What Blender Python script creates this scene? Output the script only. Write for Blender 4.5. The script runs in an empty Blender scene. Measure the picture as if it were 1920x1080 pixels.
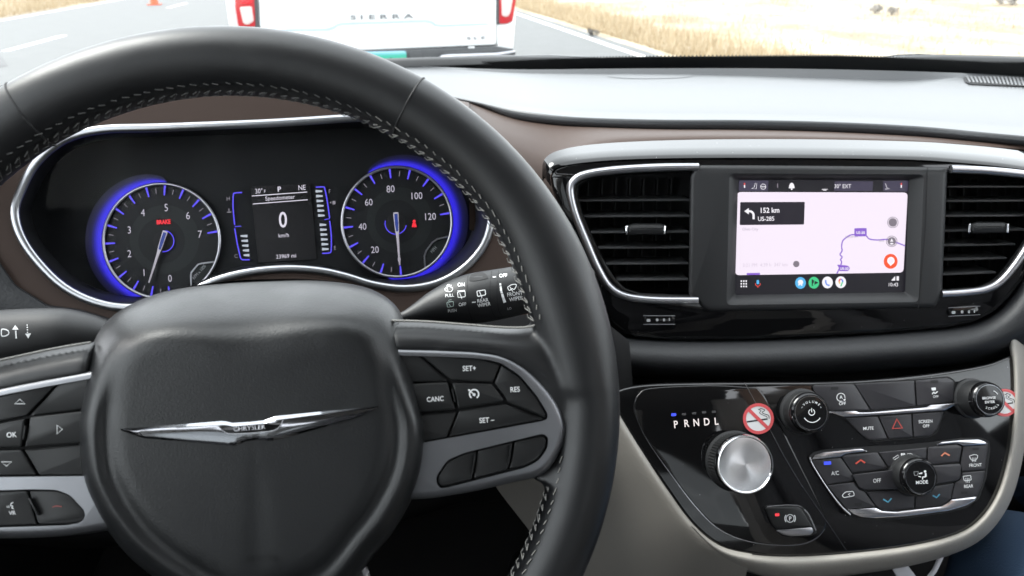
import bpy, bmesh, math, random
from mathutils import Vector, Matrix
from mathutils.bvhtree import BVHTree
from mathutils.geometry import tessellate_polygon
random.seed(7)
SC = bpy.context.scene
COL = SC.collection
R_ = math.radians

# ---------------------------------------------------------------- camera
EYE = 1.30                                   # lens height above the road, metres
FPX = 1500.0                                 # focal length in photo pixels (1920 wide)
YAW, PITCH, ROLL = R_(9.92), R_(22.56), R_(-1.0)
CAM = Vector((0, 0, EYE))
FW = Vector((math.sin(YAW)*math.cos(PITCH), math.cos(YAW)*math.cos(PITCH), -math.sin(PITCH)))
_r = Vector((math.cos(YAW), -math.sin(YAW), 0)); _u = _r.cross(FW)
RT = _r*math.cos(ROLL) + _u*math.sin(ROLL)
UP = _u*math.cos(ROLL) - _r*math.sin(ROLL)
cd = bpy.data.cameras.new('camera'); cam = bpy.data.objects.new('camera', cd); COL.objects.link(cam)
cam.matrix_world = Matrix(((RT.x, UP.x, -FW.x, CAM.x), (RT.y, UP.y, -FW.y, CAM.y), (RT.z, UP.z, -FW.z, CAM.z), (0, 0, 0, 1)))
cd.sensor_width = 36.0; cd.lens = 36.0*FPX/1920; cd.clip_start = 0.02; cd.clip_end = 2000
cd.dof.use_dof = True; cd.dof.focus_distance = 0.56; cd.dof.aperture_fstop = 15.0
SC.camera = cam

# ---------------------------------------------------------------- sky, sun, exposure
EXPO = 2.75
SUN_EL, SUN_AZ = R_(52), R_(-60)
world = bpy.data.worlds.new('World'); SC.world = world; world.use_nodes = True
nt = world.node_tree; bg = nt.nodes['Background']
sky = nt.nodes.new('ShaderNodeTexSky'); sky.sky_type = 'NISHITA'; sky.sun_disc = False
sky.sun_elevation = SUN_EL; sky.sun_rotation = SUN_AZ; sky.altitude = 2400; sky.dust_density = 4.0; sky.air_density = 1.0
hs = nt.nodes.new('ShaderNodeHueSaturation'); hs.inputs['Saturation'].default_value = 0.16
nt.links.new(sky.outputs[0], hs.inputs['Color'])
ov = nt.nodes.new('ShaderNodeMix'); ov.data_type = 'RGBA'; ov.inputs['Factor'].default_value = 0.65; ov.inputs['B'].default_value = (4.5, 4.65, 4.85, 1)   # even cloud cover
nt.links.new(hs.outputs[0], ov.inputs['A']); nt.links.new(ov.outputs['Result'], bg.inputs['Color'])
bg.inputs['Strength'].default_value = 0.15
sl = bpy.data.lights.new('sun', 'SUN'); sl.energy = 1.0; sl.angle = R_(30); sl.color = (1.0, 0.97, 0.93)
so = bpy.data.objects.new('sun', sl); COL.objects.link(so); so.location = (0, 0, 30)
_sd = Vector((math.sin(SUN_AZ)*math.cos(SUN_EL), math.cos(SUN_AZ)*math.cos(SUN_EL), math.sin(SUN_EL)))
so.rotation_euler = _sd.to_track_quat('Z', 'Y').to_euler()
SC.view_settings.view_transform = 'Standard'; SC.view_settings.look = 'None'
SC.view_settings.exposure = EXPO; SC.view_settings.gamma = 1.0; SC.view_settings.use_curve_mapping = False
LIT = 2.0**(-EXPO)                           # emission that shows as 1.0 on the picture
SC.cycles.use_denoising = True; SC.cycles.max_bounces = 8; SC.cycles.transparent_max_bounces = 12
SC.cycles.sample_clamp_indirect = 8.0; SC.cycles.caustics_reflective = False; SC.cycles.caustics_refractive = False

# ---------------------------------------------------------------- surfaces to lay traced outlines on
def ray(x, y): return RT*((x-960)/FPX) + UP*((540-y)/FPX) + FW
def at(x, y, d): return CAM + ray(x, y)*d
def hitz(x, y, z):
    r = ray(x, y); return CAM + r*((z-CAM.z)/r.z)
class Pl:
    """A real plane of the car: tilt leans its top away, yaw turns it to the driver."""
    def __init__(s, p, tilt, yaw):
        t, a = R_(tilt), R_(yaw)
        s.p = p; s.n = Vector((-math.sin(a)*math.cos(t), -math.cos(a)*math.cos(t), math.sin(t)))
        s.r = Vector((math.cos(a), -math.sin(a), 0)); s.u = s.n.cross(s.r)
    def hit(s, x, y, d=0.0):
        r = ray(x, y); k = ((s.p + s.n*d) - CAM).dot(s.n)/r.dot(s.n)
        return CAM + r*k
class Sk:
    """A built mesh as a surface for printing on."""
    def __init__(s, *obs):
        vs, fs = [], []
        for o in obs:
            b = len(vs); off = wl(o)
            vs += [v.co + off for v in o.data.vertices]
            fs += [[i+b for i in p.vertices] for p in o.data.polygons]
        s.b = BVHTree.FromPolygons(vs, fs)
    def hit(s, x, y, d=0.0):
        r = ray(x, y).normalized(); h = s.b.ray_cast(CAM, r)
        if h[0] is None:
            n = s.b.find_nearest(CAM + r*0.5); return n[0]
        n = h[1] if h[1].dot(r) < 0 else -h[1]
        return h[0] + n*d

# ---------------------------------------------------------------- outline helpers (photo pixels)
def cr(pts, n=6, closed=False):
    P = [Vector(p) for p in pts]; N = len(P); out = []
    for i in range(N if closed else N-1):
        if closed: a, b, c, d = P[i-1], P[i], P[(i+1) % N], P[(i+2) % N]
        else: a, b, c, d = P[max(i-1, 0)], P[i], P[i+1], P[min(i+2, N-1)]
        for k in range(n):
            t = k/n
            out.append(0.5*((2*b) + (c-a)*t + (2*a-5*b+4*c-d)*t*t + (3*b-a-3*c+d)*t**3))
    if not closed: out.append(P[-1].copy())
    return out
def rnd(pts, r=3.0, n=4):
    P = [Vector(p) for p in pts]; N = len(P); out = []
    for i in range(N):
        a, b, c = P[i-1], P[i], P[(i+1) % N]
        l1, l2 = (a-b).length, (c-b).length; k = min(r, l1*0.45, l2*0.45)
        p, q = b + (a-b).normalized()*k, b + (c-b).normalized()*k
        for j in range(n+1):
            t = j/n; out.append(p*(1-t)**2 + b*2*t*(1-t) + q*t*t)
    return out
def circ(cx, cy, r, n=40, ry=None, a0=0, a1=360):
    ry = ry or r; full = abs(a1-a0) >= 360
    return [Vector((cx + r*math.cos(R_(a0+(a1-a0)*i/(n if full else n-1))), cy - ry*math.sin(R_(a0+(a1-a0)*i/(n if full else n-1))))) for i in range(n)]
def ribbon(pts, w, closed=False, w1=None):
    P = [Vector(p) for p in pts]; N = len(P); L, Q = [], []
    for i in range(N):
        a = P[i-1] if (i > 0 or closed) else P[i]; c = P[(i+1) % N] if (i < N-1 or closed) else P[i]
        t = (c-a); t = t.normalized() if t.length > 1e-6 else Vector((1, 0))
        ww = w if w1 is None else w + (w1-w)*i/(N-1)
        nn = Vector((-t.y, t.x))*ww*0.5; L.append(P[i]+nn); Q.append(P[i]-nn)
    out = []
    for i in range(N if closed else N-1):
        j = (i+1) % N; out.append([L[i], L[j], Q[j], Q[i]])
    return out
def area2(P): return sum(P[i-1].x*P[i].y - P[i].x*P[i-1].y for i in range(len(P)))/2
def inset2(P, d):
    N = len(P); s = 1 if area2(P) > 0 else -1; out = []
    for i in range(N):
        a, b, c = P[i-1], P[i], P[(i+1) % N]
        e1 = (b-a); e2 = (c-b)
        e1 = e1.normalized() if e1.length > 1e-9 else e2.normalized(); e2 = e2.normalized() if e2.length > 1e-9 else e1
        n1, n2 = Vector((-e1.y, e1.x))*s, Vector((-e2.y, e2.x))*s
        m = n1+n2; m = m.normalized() if m.length > 1e-6 else n1
        k = d/max(0.5, m.dot(n1)); out.append(b + m*k)
    return out

# ---------------------------------------------------------------- mesh helpers
def wmx(o):                                   # world matrix from the chain of own matrices
    m = Matrix.Identity(4)
    while o is not None: m = o.matrix_basis @ m; o = o.parent
    return m
def wl(o): return wmx(o).translation if o is not None else Vector((0, 0, 0))
def mk(name, vs, fs, mat, parent=None, smooth=True, sharp=38, mtx=None):
    me = bpy.data.meshes.new(name); off = wl(parent) if (parent and mtx is None) else Vector((0, 0, 0))
    me.from_pydata([Vector(v)-off for v in vs], [], fs); me.validate()
    bm = bmesh.new(); bm.from_mesh(me); bmesh.ops.recalc_face_normals(bm, faces=bm.faces); bm.to_mesh(me); bm.free()
    if smooth:
        me.polygons.foreach_set('use_smooth', [True]*len(me.polygons)); me.set_sharp_from_angle(angle=R_(sharp))
    me.materials.append(mat)
    o = bpy.data.objects.new(name, me); COL.objects.link(o)
    if parent:
        o.parent = parent
        if mtx is not None: o.matrix_local = wmx(parent).inverted() @ mtx
        else: o.matrix_local = wmx(parent).inverted() @ Matrix.Translation(off)
    elif mtx is not None: o.matrix_world = mtx
    return o
def tag(o, label, cat=None, group=None, kind=None):
    o['label'] = label
    if cat: o['category'] = cat
    if group: o['group'] = group
    if kind: o['kind'] = kind
    return o
def thing(name, loc, label, cat, group=None):
    o = bpy.data.objects.new(name, None); COL.objects.link(o); o.location = loc; o.empty_display_size = 0.05
    return tag(o, label, cat, group)
def tri(loops):
    return [tuple(t) for t in tessellate_polygon([[Vector((p.x, p.y, 0)) for p in L] for L in loops])]
def plate(name, outline, pl, d0, d1, mat, parent=None, bev=0.0, holes=(), hd=None, nb=2, sharp=38):
    """Solid slab on plane pl: front face at d1, back at d0, rounded front edge, holes cut to depth hd."""
    O = [Vector(p) for p in outline]; H = [[Vector(p) for p in h] for h in holes]
    mpx = (pl.hit(O[0].x+1, O[0].y, d1) - pl.hit(O[0].x, O[0].y, d1)).length
    vs, fs, rings = [], [], []
    def ring(P, d):
        b = len(vs); vs.extend(pl.hit(p.x, p.y, d) for p in P); return list(range(b, b+len(P)))
    rs = [ring(O, d0)]
    if bev > 0:
        for k in range(nb+1):
            a = (math.pi/2)*k/nb
            rs.append(ring(inset2(O, (bev*(1-math.cos(a)))/mpx), d1 - bev*(1-math.sin(a))))
    else: rs.append(ring(O, d1))
    for a, b in zip(rs, rs[1:]):
        n = len(a)
        for i in range(n): fs.append((a[i], a[(i+1) % n], b[(i+1) % n], b[i]))
    loops = [inset2(O, bev/mpx) if bev > 0 else O]; idx = [rs[-1]]
    for h in H:
        r1 = ring(h, d1); r0 = ring(h, hd if hd is not None else d0)
        n = len(r1)
        for i in range(n): fs.append((r1[i], r1[(i+1) % n], r0[(i+1) % n], r0[i]))
        loops.append(h); idx.append(r1)
    flat_ = [i for L in idx for i in L]
    fs += [tuple(flat_[i] for i in t) for t in tri(loops)]
    return mk(name, vs, fs, mat, parent, sharp=sharp)
def flat(name, polys, surf, d, mat, parent=None):
    """Print: thin filled shapes lying on a surface. polys: outlines, or (outline, holes)."""
    vs, fs = [], []
    for P in polys:
        loops = [P[0]] + list(P[1]) if isinstance(P, tuple) else [P]
        loops = [[Vector(p) for p in L] for L in loops]; b = len(vs); al = [p for L in loops for p in L]
        vs += [surf.hit(p.x, p.y, d) for p in al]
        if len(al) == 4 and len(loops) == 1: fs.append((b, b+1, b+2, b+3))
        else: fs += [tuple(b+i for i in t) for t in tri(loops)]
    return mk(name, vs, fs, mat, parent, smooth=False)
_tc = {}
def glyphs(s, bold=0.0):
    if (s, bold) not in _tc:
        cu = bpy.data.curves.new('t', 'FONT'); cu.body = s; cu.size = 1; cu.align_x = 'CENTER'; cu.align_y = 'BOTTOM_BASELINE'
        cu.offset = bold; cu.resolution_u = 3
        o = bpy.data.objects.new('t', cu); me = bpy.data.meshes.new_from_object(o)
        _tc[(s, bold)] = ([v.co.copy() for v in me.vertices], [tuple(p.vertices) for p in me.polygons])
        bpy.data.objects.remove(o); bpy.data.curves.remove(cu); bpy.data.meshes.remove(me)
    return _tc[(s, bold)]
def text(name, items, surf, d, mat, parent=None):
    """items: (string, x, y of the middle, cap height px, rotation ccw deg, width factor, bold)."""
    vs, fs = [], []
    for it in items:
        s, x, y, h = it[:4]; rot = R_(it[4]) if len(it) > 4 else 0; wx = it[5] if len(it) > 5 else 1; bo = it[6] if len(it) > 6 else 0
        V, F = glyphs(s, bo); k = h/0.70; b = len(vs)
        for v in V:
            lx, ly = v.x*k*wx, (v.y-0.35)*k
            vs.append(surf.hit(x + lx*math.cos(rot) - ly*math.sin(rot), y - (lx*math.sin(rot) + ly*math.cos(rot)), d))
        fs += [tuple(b+i for i in f) for f in F]
    return mk(name, vs, fs, mat, parent, smooth=False)
def loft(name, rows, mat, parent=None, closed=False, cap=False, sharp=38):
    n = len(rows[0]); vs = [p for r in rows for p in r]; fs = []
    for j in range(len(rows)-1):
        for i in range(n if closed else n-1):
            k = (i+1) % n; fs.append((j*n+i, j*n+k, (j+1)*n+k, (j+1)*n+i))
    if cap: fs += [tuple(range(n)), tuple(range((len(rows)-1)*n, len(rows)*n))]
    return mk(name, vs, fs, mat, parent, sharp=sharp)
def across(rows, n=3):
    cols = [cr([r[i] for r in rows], n) for i in range(len(rows[0]))]
    return [[c[j] for c in cols] for j in range(len(cols[0]))]
def tube(name, pts, r, mat, parent=None, n=8, closed=False, sx=1.0, nrm=None, cap=True):
    """Round or flattened bar along 3D points; with nrm, r*sx is the width across, r the height along nrm."""
    P = [Vector(p) for p in pts]; N = len(P); rows = []
    for i in range(N):
        a = P[i-1] if (i > 0 or closed) else P[i]; c = P[(i+1) % N] if (i < N-1 or closed) else P[i]
        t = (c-a).normalized(); u = nrm if nrm is not None else (Vector((0, 0, 1)) if abs(t.z) < 0.9 else Vector((1, 0, 0)))
        b = t.cross(u).normalized(); u2 = b.cross(t).normalized(); rr = r[i] if isinstance(r, (list, tuple)) else r
        rows.append([P[i] + b*math.cos(2*math.pi*k/n)*rr*sx + u2*math.sin(2*math.pi*k/n)*rr for k in range(n)])
    if closed: rows.append(rows[0])
    return loft(name, rows, mat, parent, closed=True, cap=cap and not closed, sharp=50)
def axes(n, r): n = n.normalized(); r = (r - n*r.dot(n)).normalized(); return n, r, n.cross(r)
def lathe(name, c, n, r, prof, mat, parent=None, seg=40, knurl=0.0, kz=None, sharp=35):
    """Turned shape about axis n at c; built with its own Z along the axis."""
    n, r, u = axes(n, r); vs, fs = [], []
    m = Matrix(((r.x, u.x, n.x, c.x), (r.y, u.y, n.y, c.y), (r.z, u.z, n.z, c.z), (0, 0, 0, 1)))
    for (rad, h) in prof:
        for k in range(seg):
            a = 2*math.pi*k/seg; kk = knurl*(k % 2) if (kz and kz[0] <= h <= kz[1]) else 0
            vs.append(((rad-kk)*math.cos(a), (rad-kk)*math.sin(a), h))
    for j in range(len(prof)-1):
        for k in range(seg): fs.append((j*seg+k, j*seg+(k+1) % seg, (j+1)*seg+(k+1) % seg, (j+1)*seg+k))
    if prof[-1][0] > 1e-6: fs.append(tuple((len(prof)-1)*seg+k for k in range(seg)))
    return mk(name, vs, fs, mat, parent, mtx=m, sharp=sharp)
def box(name, lo, hi, mat, parent=None, bev=0.0, seg=2):
    bm = bmesh.new(); bmesh.ops.create_cube(bm, size=1.0)
    for v in bm.verts: v.co = Vector([(lo[i]+hi[i])/2 + v.co[i]*(hi[i]-lo[i]) for i in range(3)])
    if bev > 0: bmesh.ops.bevel(bm, geom=bm.edges[:], offset=bev, segments=seg, affect='EDGES', profile=0.5)
    bm.verts.index_update(); vs = [v.co.copy() for v in bm.verts]; fs = [[v.index for v in f.verts] for f in bm.faces]; bm.free()
    return mk(name, vs, fs, mat, parent)

# ---------------------------------------------------------------- materials
def M(name, base, rough=0.5, metal=0.0, bump=0.0, bscale=600, var=0.0, vscale=8.0, coat=0.0, emit=None, es=0.0, spec=0.5, rvar=0.0, dust=0.0, grain='noise', aniso=0.0, bdist=0.0004):
    m = bpy.data.materials.new(name); m.use_nodes = True; t = m.node_tree; b = t.nodes['Principled BSDF']
    b.inputs['Base Color'].default_value = (*base, 1); b.inputs['Roughness'].default_value = rough; b.inputs['Metallic'].default_value = metal
    b.inputs['Specular IOR Level'].default_value = spec; b.inputs['Coat Weight'].default_value = coat; b.inputs['Coat Roughness'].default_value = 0.04
    if emit: b.inputs['Emission Color'].default_value = (*emit, 1); b.inputs['Emission Strength'].default_value = es
    tc = t.nodes.new('ShaderNodeTexCoord'); co = tc.outputs['Object']
    if var > 0:
        nz = t.nodes.new('ShaderNodeTexNoise'); nz.inputs['Scale'].default_value = vscale; nz.inputs['Detail'].default_value = 6
        t.links.new(co, nz.inputs['Vector'])
        mx = t.nodes.new('ShaderNodeMix'); mx.data_type = 'RGBA'
        mx.inputs['A'].default_value = tuple(c*(1-var) for c in base)+(1,); mx.inputs['B'].default_value = tuple(min(1, c*(1+var)) for c in base)+(1,)
        t.links.new(nz.outputs['Fac'], mx.inputs['Factor']); t.links.new(mx.outputs['Result'], b.inputs['Base Color'])
    if rvar > 0:
        n2 = t.nodes.new('ShaderNodeTexNoise'); n2.inputs['Scale'].default_value = 45; n2.inputs['Detail'].default_value = 5; t.links.new(co, n2.inputs['Vector'])
        mr = t.nodes.new('ShaderNodeMapRange'); mr.inputs['From Min'].default_value = 0.3; mr.inputs['From Max'].default_value = 0.7
        mr.inputs['To Min'].default_value = max(0.01, rough-rvar); mr.inputs['To Max'].default_value = rough+rvar
        t.links.new(n2.outputs['Fac'], mr.inputs['Value']); t.links.new(mr.outputs['Result'], b.inputs['Roughness'])
    if dust > 0:
        vn = t.nodes.new('ShaderNodeTexVoronoi'); vn.inputs['Scale'].default_value = 260; t.links.new(co, vn.inputs['Vector'])
        cr_ = t.nodes.new('ShaderNodeMapRange'); cr_.inputs['From Min'].default_value = 0.05; cr_.inputs['From Max'].default_value = 0.10
        cr_.inputs['To Min'].default_value = 1; cr_.inputs['To Max'].default_value = 0; t.links.new(vn.outputs['Distance'], cr_.inputs['Value'])
        wn = t.nodes.new('ShaderNodeMath'); wn.operation = 'GREATER_THAN'; wn.inputs[1].default_value = 1-dust
        sp = t.nodes.new('ShaderNodeSeparateColor'); t.links.new(vn.outputs['Color'], sp.inputs[0]); t.links.new(sp.outputs[0], wn.inputs[0])
        mu = t.nodes.new('ShaderNodeMath'); mu.operation = 'MULTIPLY'; t.links.new(cr_.outputs[0], mu.inputs[0]); t.links.new(wn.outputs[0], mu.inputs[1])
        mx = t.nodes.new('ShaderNodeMix'); mx.data_type = 'RGBA'; mx.inputs['A'].default_value = (*base, 1); mx.inputs['B'].default_value = (0.3, 0.3, 0.3, 1)
        t.links.new(mu.outputs[0], mx.inputs['Factor']); t.links.new(mx.outputs['Result'], b.inputs['Base Color'])
    if bump > 0:
        if grain == 'leather':
            v = t.nodes.new('ShaderNodeTexVoronoi'); v.feature = 'SMOOTH_F1'; v.inputs['Scale'].default_value = bscale
            nz = t.nodes.new('ShaderNodeTexNoise'); nz.inputs['Scale'].default_value = bscale*0.5; nz.inputs['Detail'].default_value = 3
            t.links.new(co, nz.inputs['Vector'])
            ad = t.nodes.new('ShaderNodeVectorMath'); ad.operation = 'MULTIPLY_ADD'; ad.inputs[1].default_value = (0.0022,)*3
            t.links.new(nz.outputs['Color'], ad.inputs[0]); t.links.new(co, ad.inputs[2]); t.links.new(ad.outputs[0], v.inputs['Vector'])
            src = v.outputs['Distance']
        else:
            v = t.nodes.new('ShaderNodeTexNoise'); v.inputs['Scale'].default_value = bscale; v.inputs['Detail'].default_value = 3; t.links.new(co, v.inputs['Vector'])
            src = v.outputs['Fac']
        bu = t.nodes.new('ShaderNodeBump'); bu.inputs['Strength'].default_value = bump; bu.inputs['Distance'].default_value = bdist
        t.links.new(src, bu.inputs['Height']); t.links.new(bu.outputs[0], b.inputs['Normal'])
    if aniso > 0:
        b.inputs['Anisotropic'].default_value = aniso
        tg = t.nodes.new('ShaderNodeTangent'); tg.direction_type = 'RADIAL'; tg.axis = 'Z'; t.links.new(tg.outputs[0], b.inputs['Tangent'])
    return m
def E_(name, col, k=1.0):
    return M(name, tuple(min(0.03, c*0.03) for c in col), 0.5, emit=col, es=k*LIT)
def glass(name, tint=(0.93, 0.96, 0.95), refl=1.0, edge=.95):
    m = bpy.data.materials.new(name); m.use_nodes = True; t = m.node_tree
    for n in list(t.nodes):
        if n.type != 'OUTPUT_MATERIAL': t.nodes.remove(n)
    tr = t.nodes.new('ShaderNodeBsdfTransparent'); tr.inputs[0].default_value = (*tint, 1)
    gl = t.nodes.new('ShaderNodeBsdfGlossy'); gl.inputs['Roughness'].default_value = 0.02
    ge = t.nodes.new('ShaderNodeNewGeometry'); dp_ = t.nodes.new('ShaderNodeVectorMath'); dp_.operation = 'DOT_PRODUCT'
    t.links.new(ge.outputs['Incoming'], dp_.inputs[0]); t.links.new(ge.outputs['Normal'], dp_.inputs[1]); last = dp_.outputs['Value']
    for op, k in (('ABSOLUTE', 0), ('SUBTRACT', 1), ('POWER', 5), ('MULTIPLY_ADD', edge)):      # Schlick reflection of a thin pane
        mm = t.nodes.new('ShaderNodeMath'); mm.operation = op
        if op == 'SUBTRACT': mm.inputs[0].default_value = 1.0; t.links.new(last, mm.inputs[1])
        else: t.links.new(last, mm.inputs[0]); mm.inputs[1].default_value = k
        if op == 'MULTIPLY_ADD': mm.inputs[2].default_value = 0.05*refl
        last = mm.outputs[0]
    mx = t.nodes.new('ShaderNodeMixShader'); t.links.new(last, mx.inputs[0]); t.links.new(tr.outputs[0], mx.inputs[1]); t.links.new(gl.outputs[0], mx.inputs[2])
    t.links.new(mx.outputs[0], [n for n in t.nodes if n.type == 'OUTPUT_MATERIAL'][0].inputs[0]); return m

m_rim = M('rim_leather', (0.0075, 0.008, 0.009), 0.40, bump=0.10, bscale=1500, rvar=0.04)
m_hub = M('grained_black_vinyl', (0.0065, 0.0072, 0.0080), 0.38, bump=0.17, bscale=1150, grain='leather', rvar=0.05, spec=.5)
m_dash = M('dash_vinyl', (0.030, 0.032, 0.035), 0.36, bump=0.30, bscale=420, grain='leather')
m_pad = M('lower_pad_vinyl', (0.014, 0.015, 0.017), 0.55, bump=0.5, bscale=480, grain='leather')
m_brown = M('brown_plastic', (0.050, 0.034, 0.028), 0.62, spec=.18, bump=0.08, bscale=1800)
m_piano = M('piano_black', (0.004, 0.004, 0.0045), 0.045, dust=0.14, coat=0.3, rvar=0.02)
m_piano2 = M('piano_black_clean', (0.004, 0.004, 0.0045), 0.05)
m_plast = M('matte_black_plastic', (0.010, 0.0105, 0.0115), 0.50, bump=0.15, bscale=1600)
m_hous = M('charcoal_plastic', (0.014, 0.0145, 0.016), 0.50, bump=0.15, bscale=1500)
m_btn = M('button_rubber', (0.008, 0.0085, 0.009), 0.48, bump=0.06, bscale=1500)
m_btn2 = M('grey_button_plastic', (0.030, 0.029, 0.033), 0.44, bump=0.06, bscale=1500)
m_dark = M('deep_black', (0.006, 0.006, 0.007), 0.7)
m_satin = M('satin_silver', (0.52, 0.52, 0.55), 0.33, metal=1.0, rvar=0.05)
m_satin2 = M('grey_satin_paint', (0.22, 0.225, 0.24), 0.34, metal=0.85, rvar=0.04)
m_ring = M('ring_silver', (0.40, 0.41, 0.43), 0.3, metal=1.0)
m_chrome = M('chrome', (0.75, 0.76, 0.78), 0.06, metal=1.0)
m_brush = M('spun_metal', (0.93, 0.94, 0.97), 0.25, metal=1.0, aniso=0.85)
m_beige = M('beige_vinyl', (0.34, 0.32, 0.29), 0.55, bump=0.35, bscale=520, grain='leather')
m_white = M('white_print', (0.78, 0.79, 0.80), 0.5)
m_grey = M('grey_print', (0.35, 0.36, 0.37), 0.5)
m_redp = M('red_print', (0.60, 0.06, 0.05), 0.5)
m_redbtn = M('dim_red_print', (0.22, 0.05, 0.045), 0.5)
m_bluep = M('blue_print', (0.10, 0.36, 0.52), 0.5)
m_thread = M('grey_thread', (0.24, 0.235, 0.22), 0.8, var=0.3, vscale=300)
m_head = M('grey_headlining', (0.42, 0.41, 0.40), 0.9, bump=0.2, bscale=300)
m_carpet = M('black_carpet', (0.006, 0.006, 0.0065), 0.95, bump=0.5, bscale=500)
m_frit = M('black_frit', (0.010, 0.010, 0.011), 0.35)
m_glass = glass('windscreen_glass', (0.90, 0.93, 0.92)); m_glass2 = glass('window_glass', (0.85, 0.88, 0.87)); m_glass3 = glass('privacy_glass', (0.22, 0.23, 0.23))
m_seat = M('beige_seat_leather', (0.36, 0.335, 0.315), 0.5, bump=0.3, bscale=400, grain='leather')
m_jeans = M('blue_denim', (0.035, 0.075, 0.15), 0.9, bump=0.4, bscale=900, var=0.3, vscale=30)
e_white = E_('white_light', (0.90, 0.86, 0.98), 0.85); e_dim = E_('pale_light', (0.55, 0.52, 0.60), 0.45)
e_blue = E_('blue_light', (0.12, 0.09, 1.0), 0.95); e_blue2 = E_('blue_needle_light', (0.05, 0.10, 0.55), 0.5); e_red = E_('red_light', (1.0, 0.03, 0.05), 0.95)
e_glow = E_('blue_glow_light', (0.045, 0.03, 1.0), 0.75)
e_glow2 = E_('blue_glow_mid', (0.03, 0.02, .8), 0.42); e_glow3 = E_('blue_glow_faint', (0.02, 0.012, .6), 0.07); e_glow4 = E_('blue_glow_trace', (0.02, 0.012, .6), 0.025); e_glowb = E_('blue_glow_high', (0.04, 0.026, .9), 0.62); e_glowc = E_('blue_glow_low', (0.025, 0.015, .7), 0.22)
e_led = E_('blue_led', (0.06, 0.10, 1.0), 1.15); e_rled = E_('red_led', (1.0, 0.06, 0.08), 1.1); e_prn = E_('letter_light', (1.0, 0.92, 0.90), 1.0)

# ================================================================ OUTSIDE
def grass_mat(name, a, b, c):
    m = bpy.data.materials.new(name); m.use_nodes = True; t = m.node_tree; bs = t.nodes['Principled BSDF']; bs.inputs['Roughness'].default_value = 0.8
    g = t.nodes.new('ShaderNodeNewGeometry'); r = t.nodes.new('ShaderNodeValToRGB'); e = r.color_ramp.elements
    e[0].color = (*a, 1); e[1].color = (*c, 1); k = e.new(0.5); k.color = (*b, 1)
    t.links.new(g.outputs['Random Per Island'], r.inputs[0]); t.links.new(r.outputs[0], bs.inputs['Base Color']); return m
def ground_mat():
    m = bpy.data.materials.new('dry_ground'); m.use_nodes = True; t = m.node_tree; bs = t.nodes['Principled BSDF']; bs.inputs['Roughness'].default_value = 0.95
    tc = t.nodes.new('ShaderNodeTexCoord'); mp = t.nodes.new('ShaderNodeMapping'); mp.inputs['Scale'].default_value = (0.9, 0.28, 1); mp.inputs['Rotation'].default_value = (0, 0, R_(12))
    t.links.new(tc.outputs['Object'], mp.inputs['Vector'])
    n1 = t.nodes.new('ShaderNodeTexNoise'); n1.inputs['Scale'].default_value = 1.3; n1.inputs['Detail'].default_value = 9; n1.inputs['Roughness'].default_value = 0.65; t.links.new(mp.outputs[0], n1.inputs['Vector'])
    n2 = t.nodes.new('ShaderNodeTexNoise'); n2.inputs['Scale'].default_value = 14; n2.inputs['Detail'].default_value = 6; t.links.new(tc.outputs['Object'], n2.inputs['Vector'])
    mi = t.nodes.new('ShaderNodeMath'); mi.operation = 'MULTIPLY_ADD'; mi.inputs[1].default_value = 0.35; t.links.new(n2.outputs['Fac'], mi.inputs[0])
    sc = t.nodes.new('ShaderNodeMath'); sc.operation = 'MULTIPLY'; sc.inputs[1].default_value = 0.75; t.links.new(n1.outputs['Fac'], sc.inputs[0]); t.links.new(sc.outputs[0], mi.inputs[2])
    r = t.nodes.new('ShaderNodeValToRGB'); e = r.color_ramp.elements
    e[0].position = 0.40; e[0].color = (0.15, 0.115, 0.08, 1); e[1].position = 0.68; e[1].color = (0.42, 0.38, 0.32, 1)
    k = e.new(0.50); k.color = (0.25, 0.20, 0.135, 1); k = e.new(0.58); k.color = (0.34, 0.29, 0.21, 1)
    t.links.new(mi.outputs[0], r.inputs[0]); t.links.new(r.outputs[0], bs.inputs['Base Color'])
    bu = t.nodes.new('ShaderNodeBump'); bu.inputs['Distance'].default_value = 0.05; t.links.new(n2.outputs['Fac'], bu.inputs['Height']); t.links.new(bu.outputs[0], bs.inputs['Normal'])
    return m
m_ground = ground_mat()
m_asph = M('worn_asphalt', (0.083, 0.086, 0.086), 0.75, bump=0.5, bscale=90, var=0.16, vscale=3.0, bdist=0.006)
m_line = M('worn_white_road_paint', (0.62, 0.62, 0.60), 0.6, var=0.2, vscale=25)
m_patch = M('dark_asphalt_patch', (0.07, 0.07, 0.072), 0.8, bump=0.4, bscale=90, bdist=0.005)
m_grass = grass_mat('dry_grass_blades', (0.31, 0.235, 0.135), (0.40, 0.315, 0.20), (0.47, 0.40, 0.29))
m_bush = grass_mat('sage_leaves', (0.06, 0.055, 0.05), (0.11, 0.10, 0.09), (0.17, 0.155, 0.14))

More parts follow.
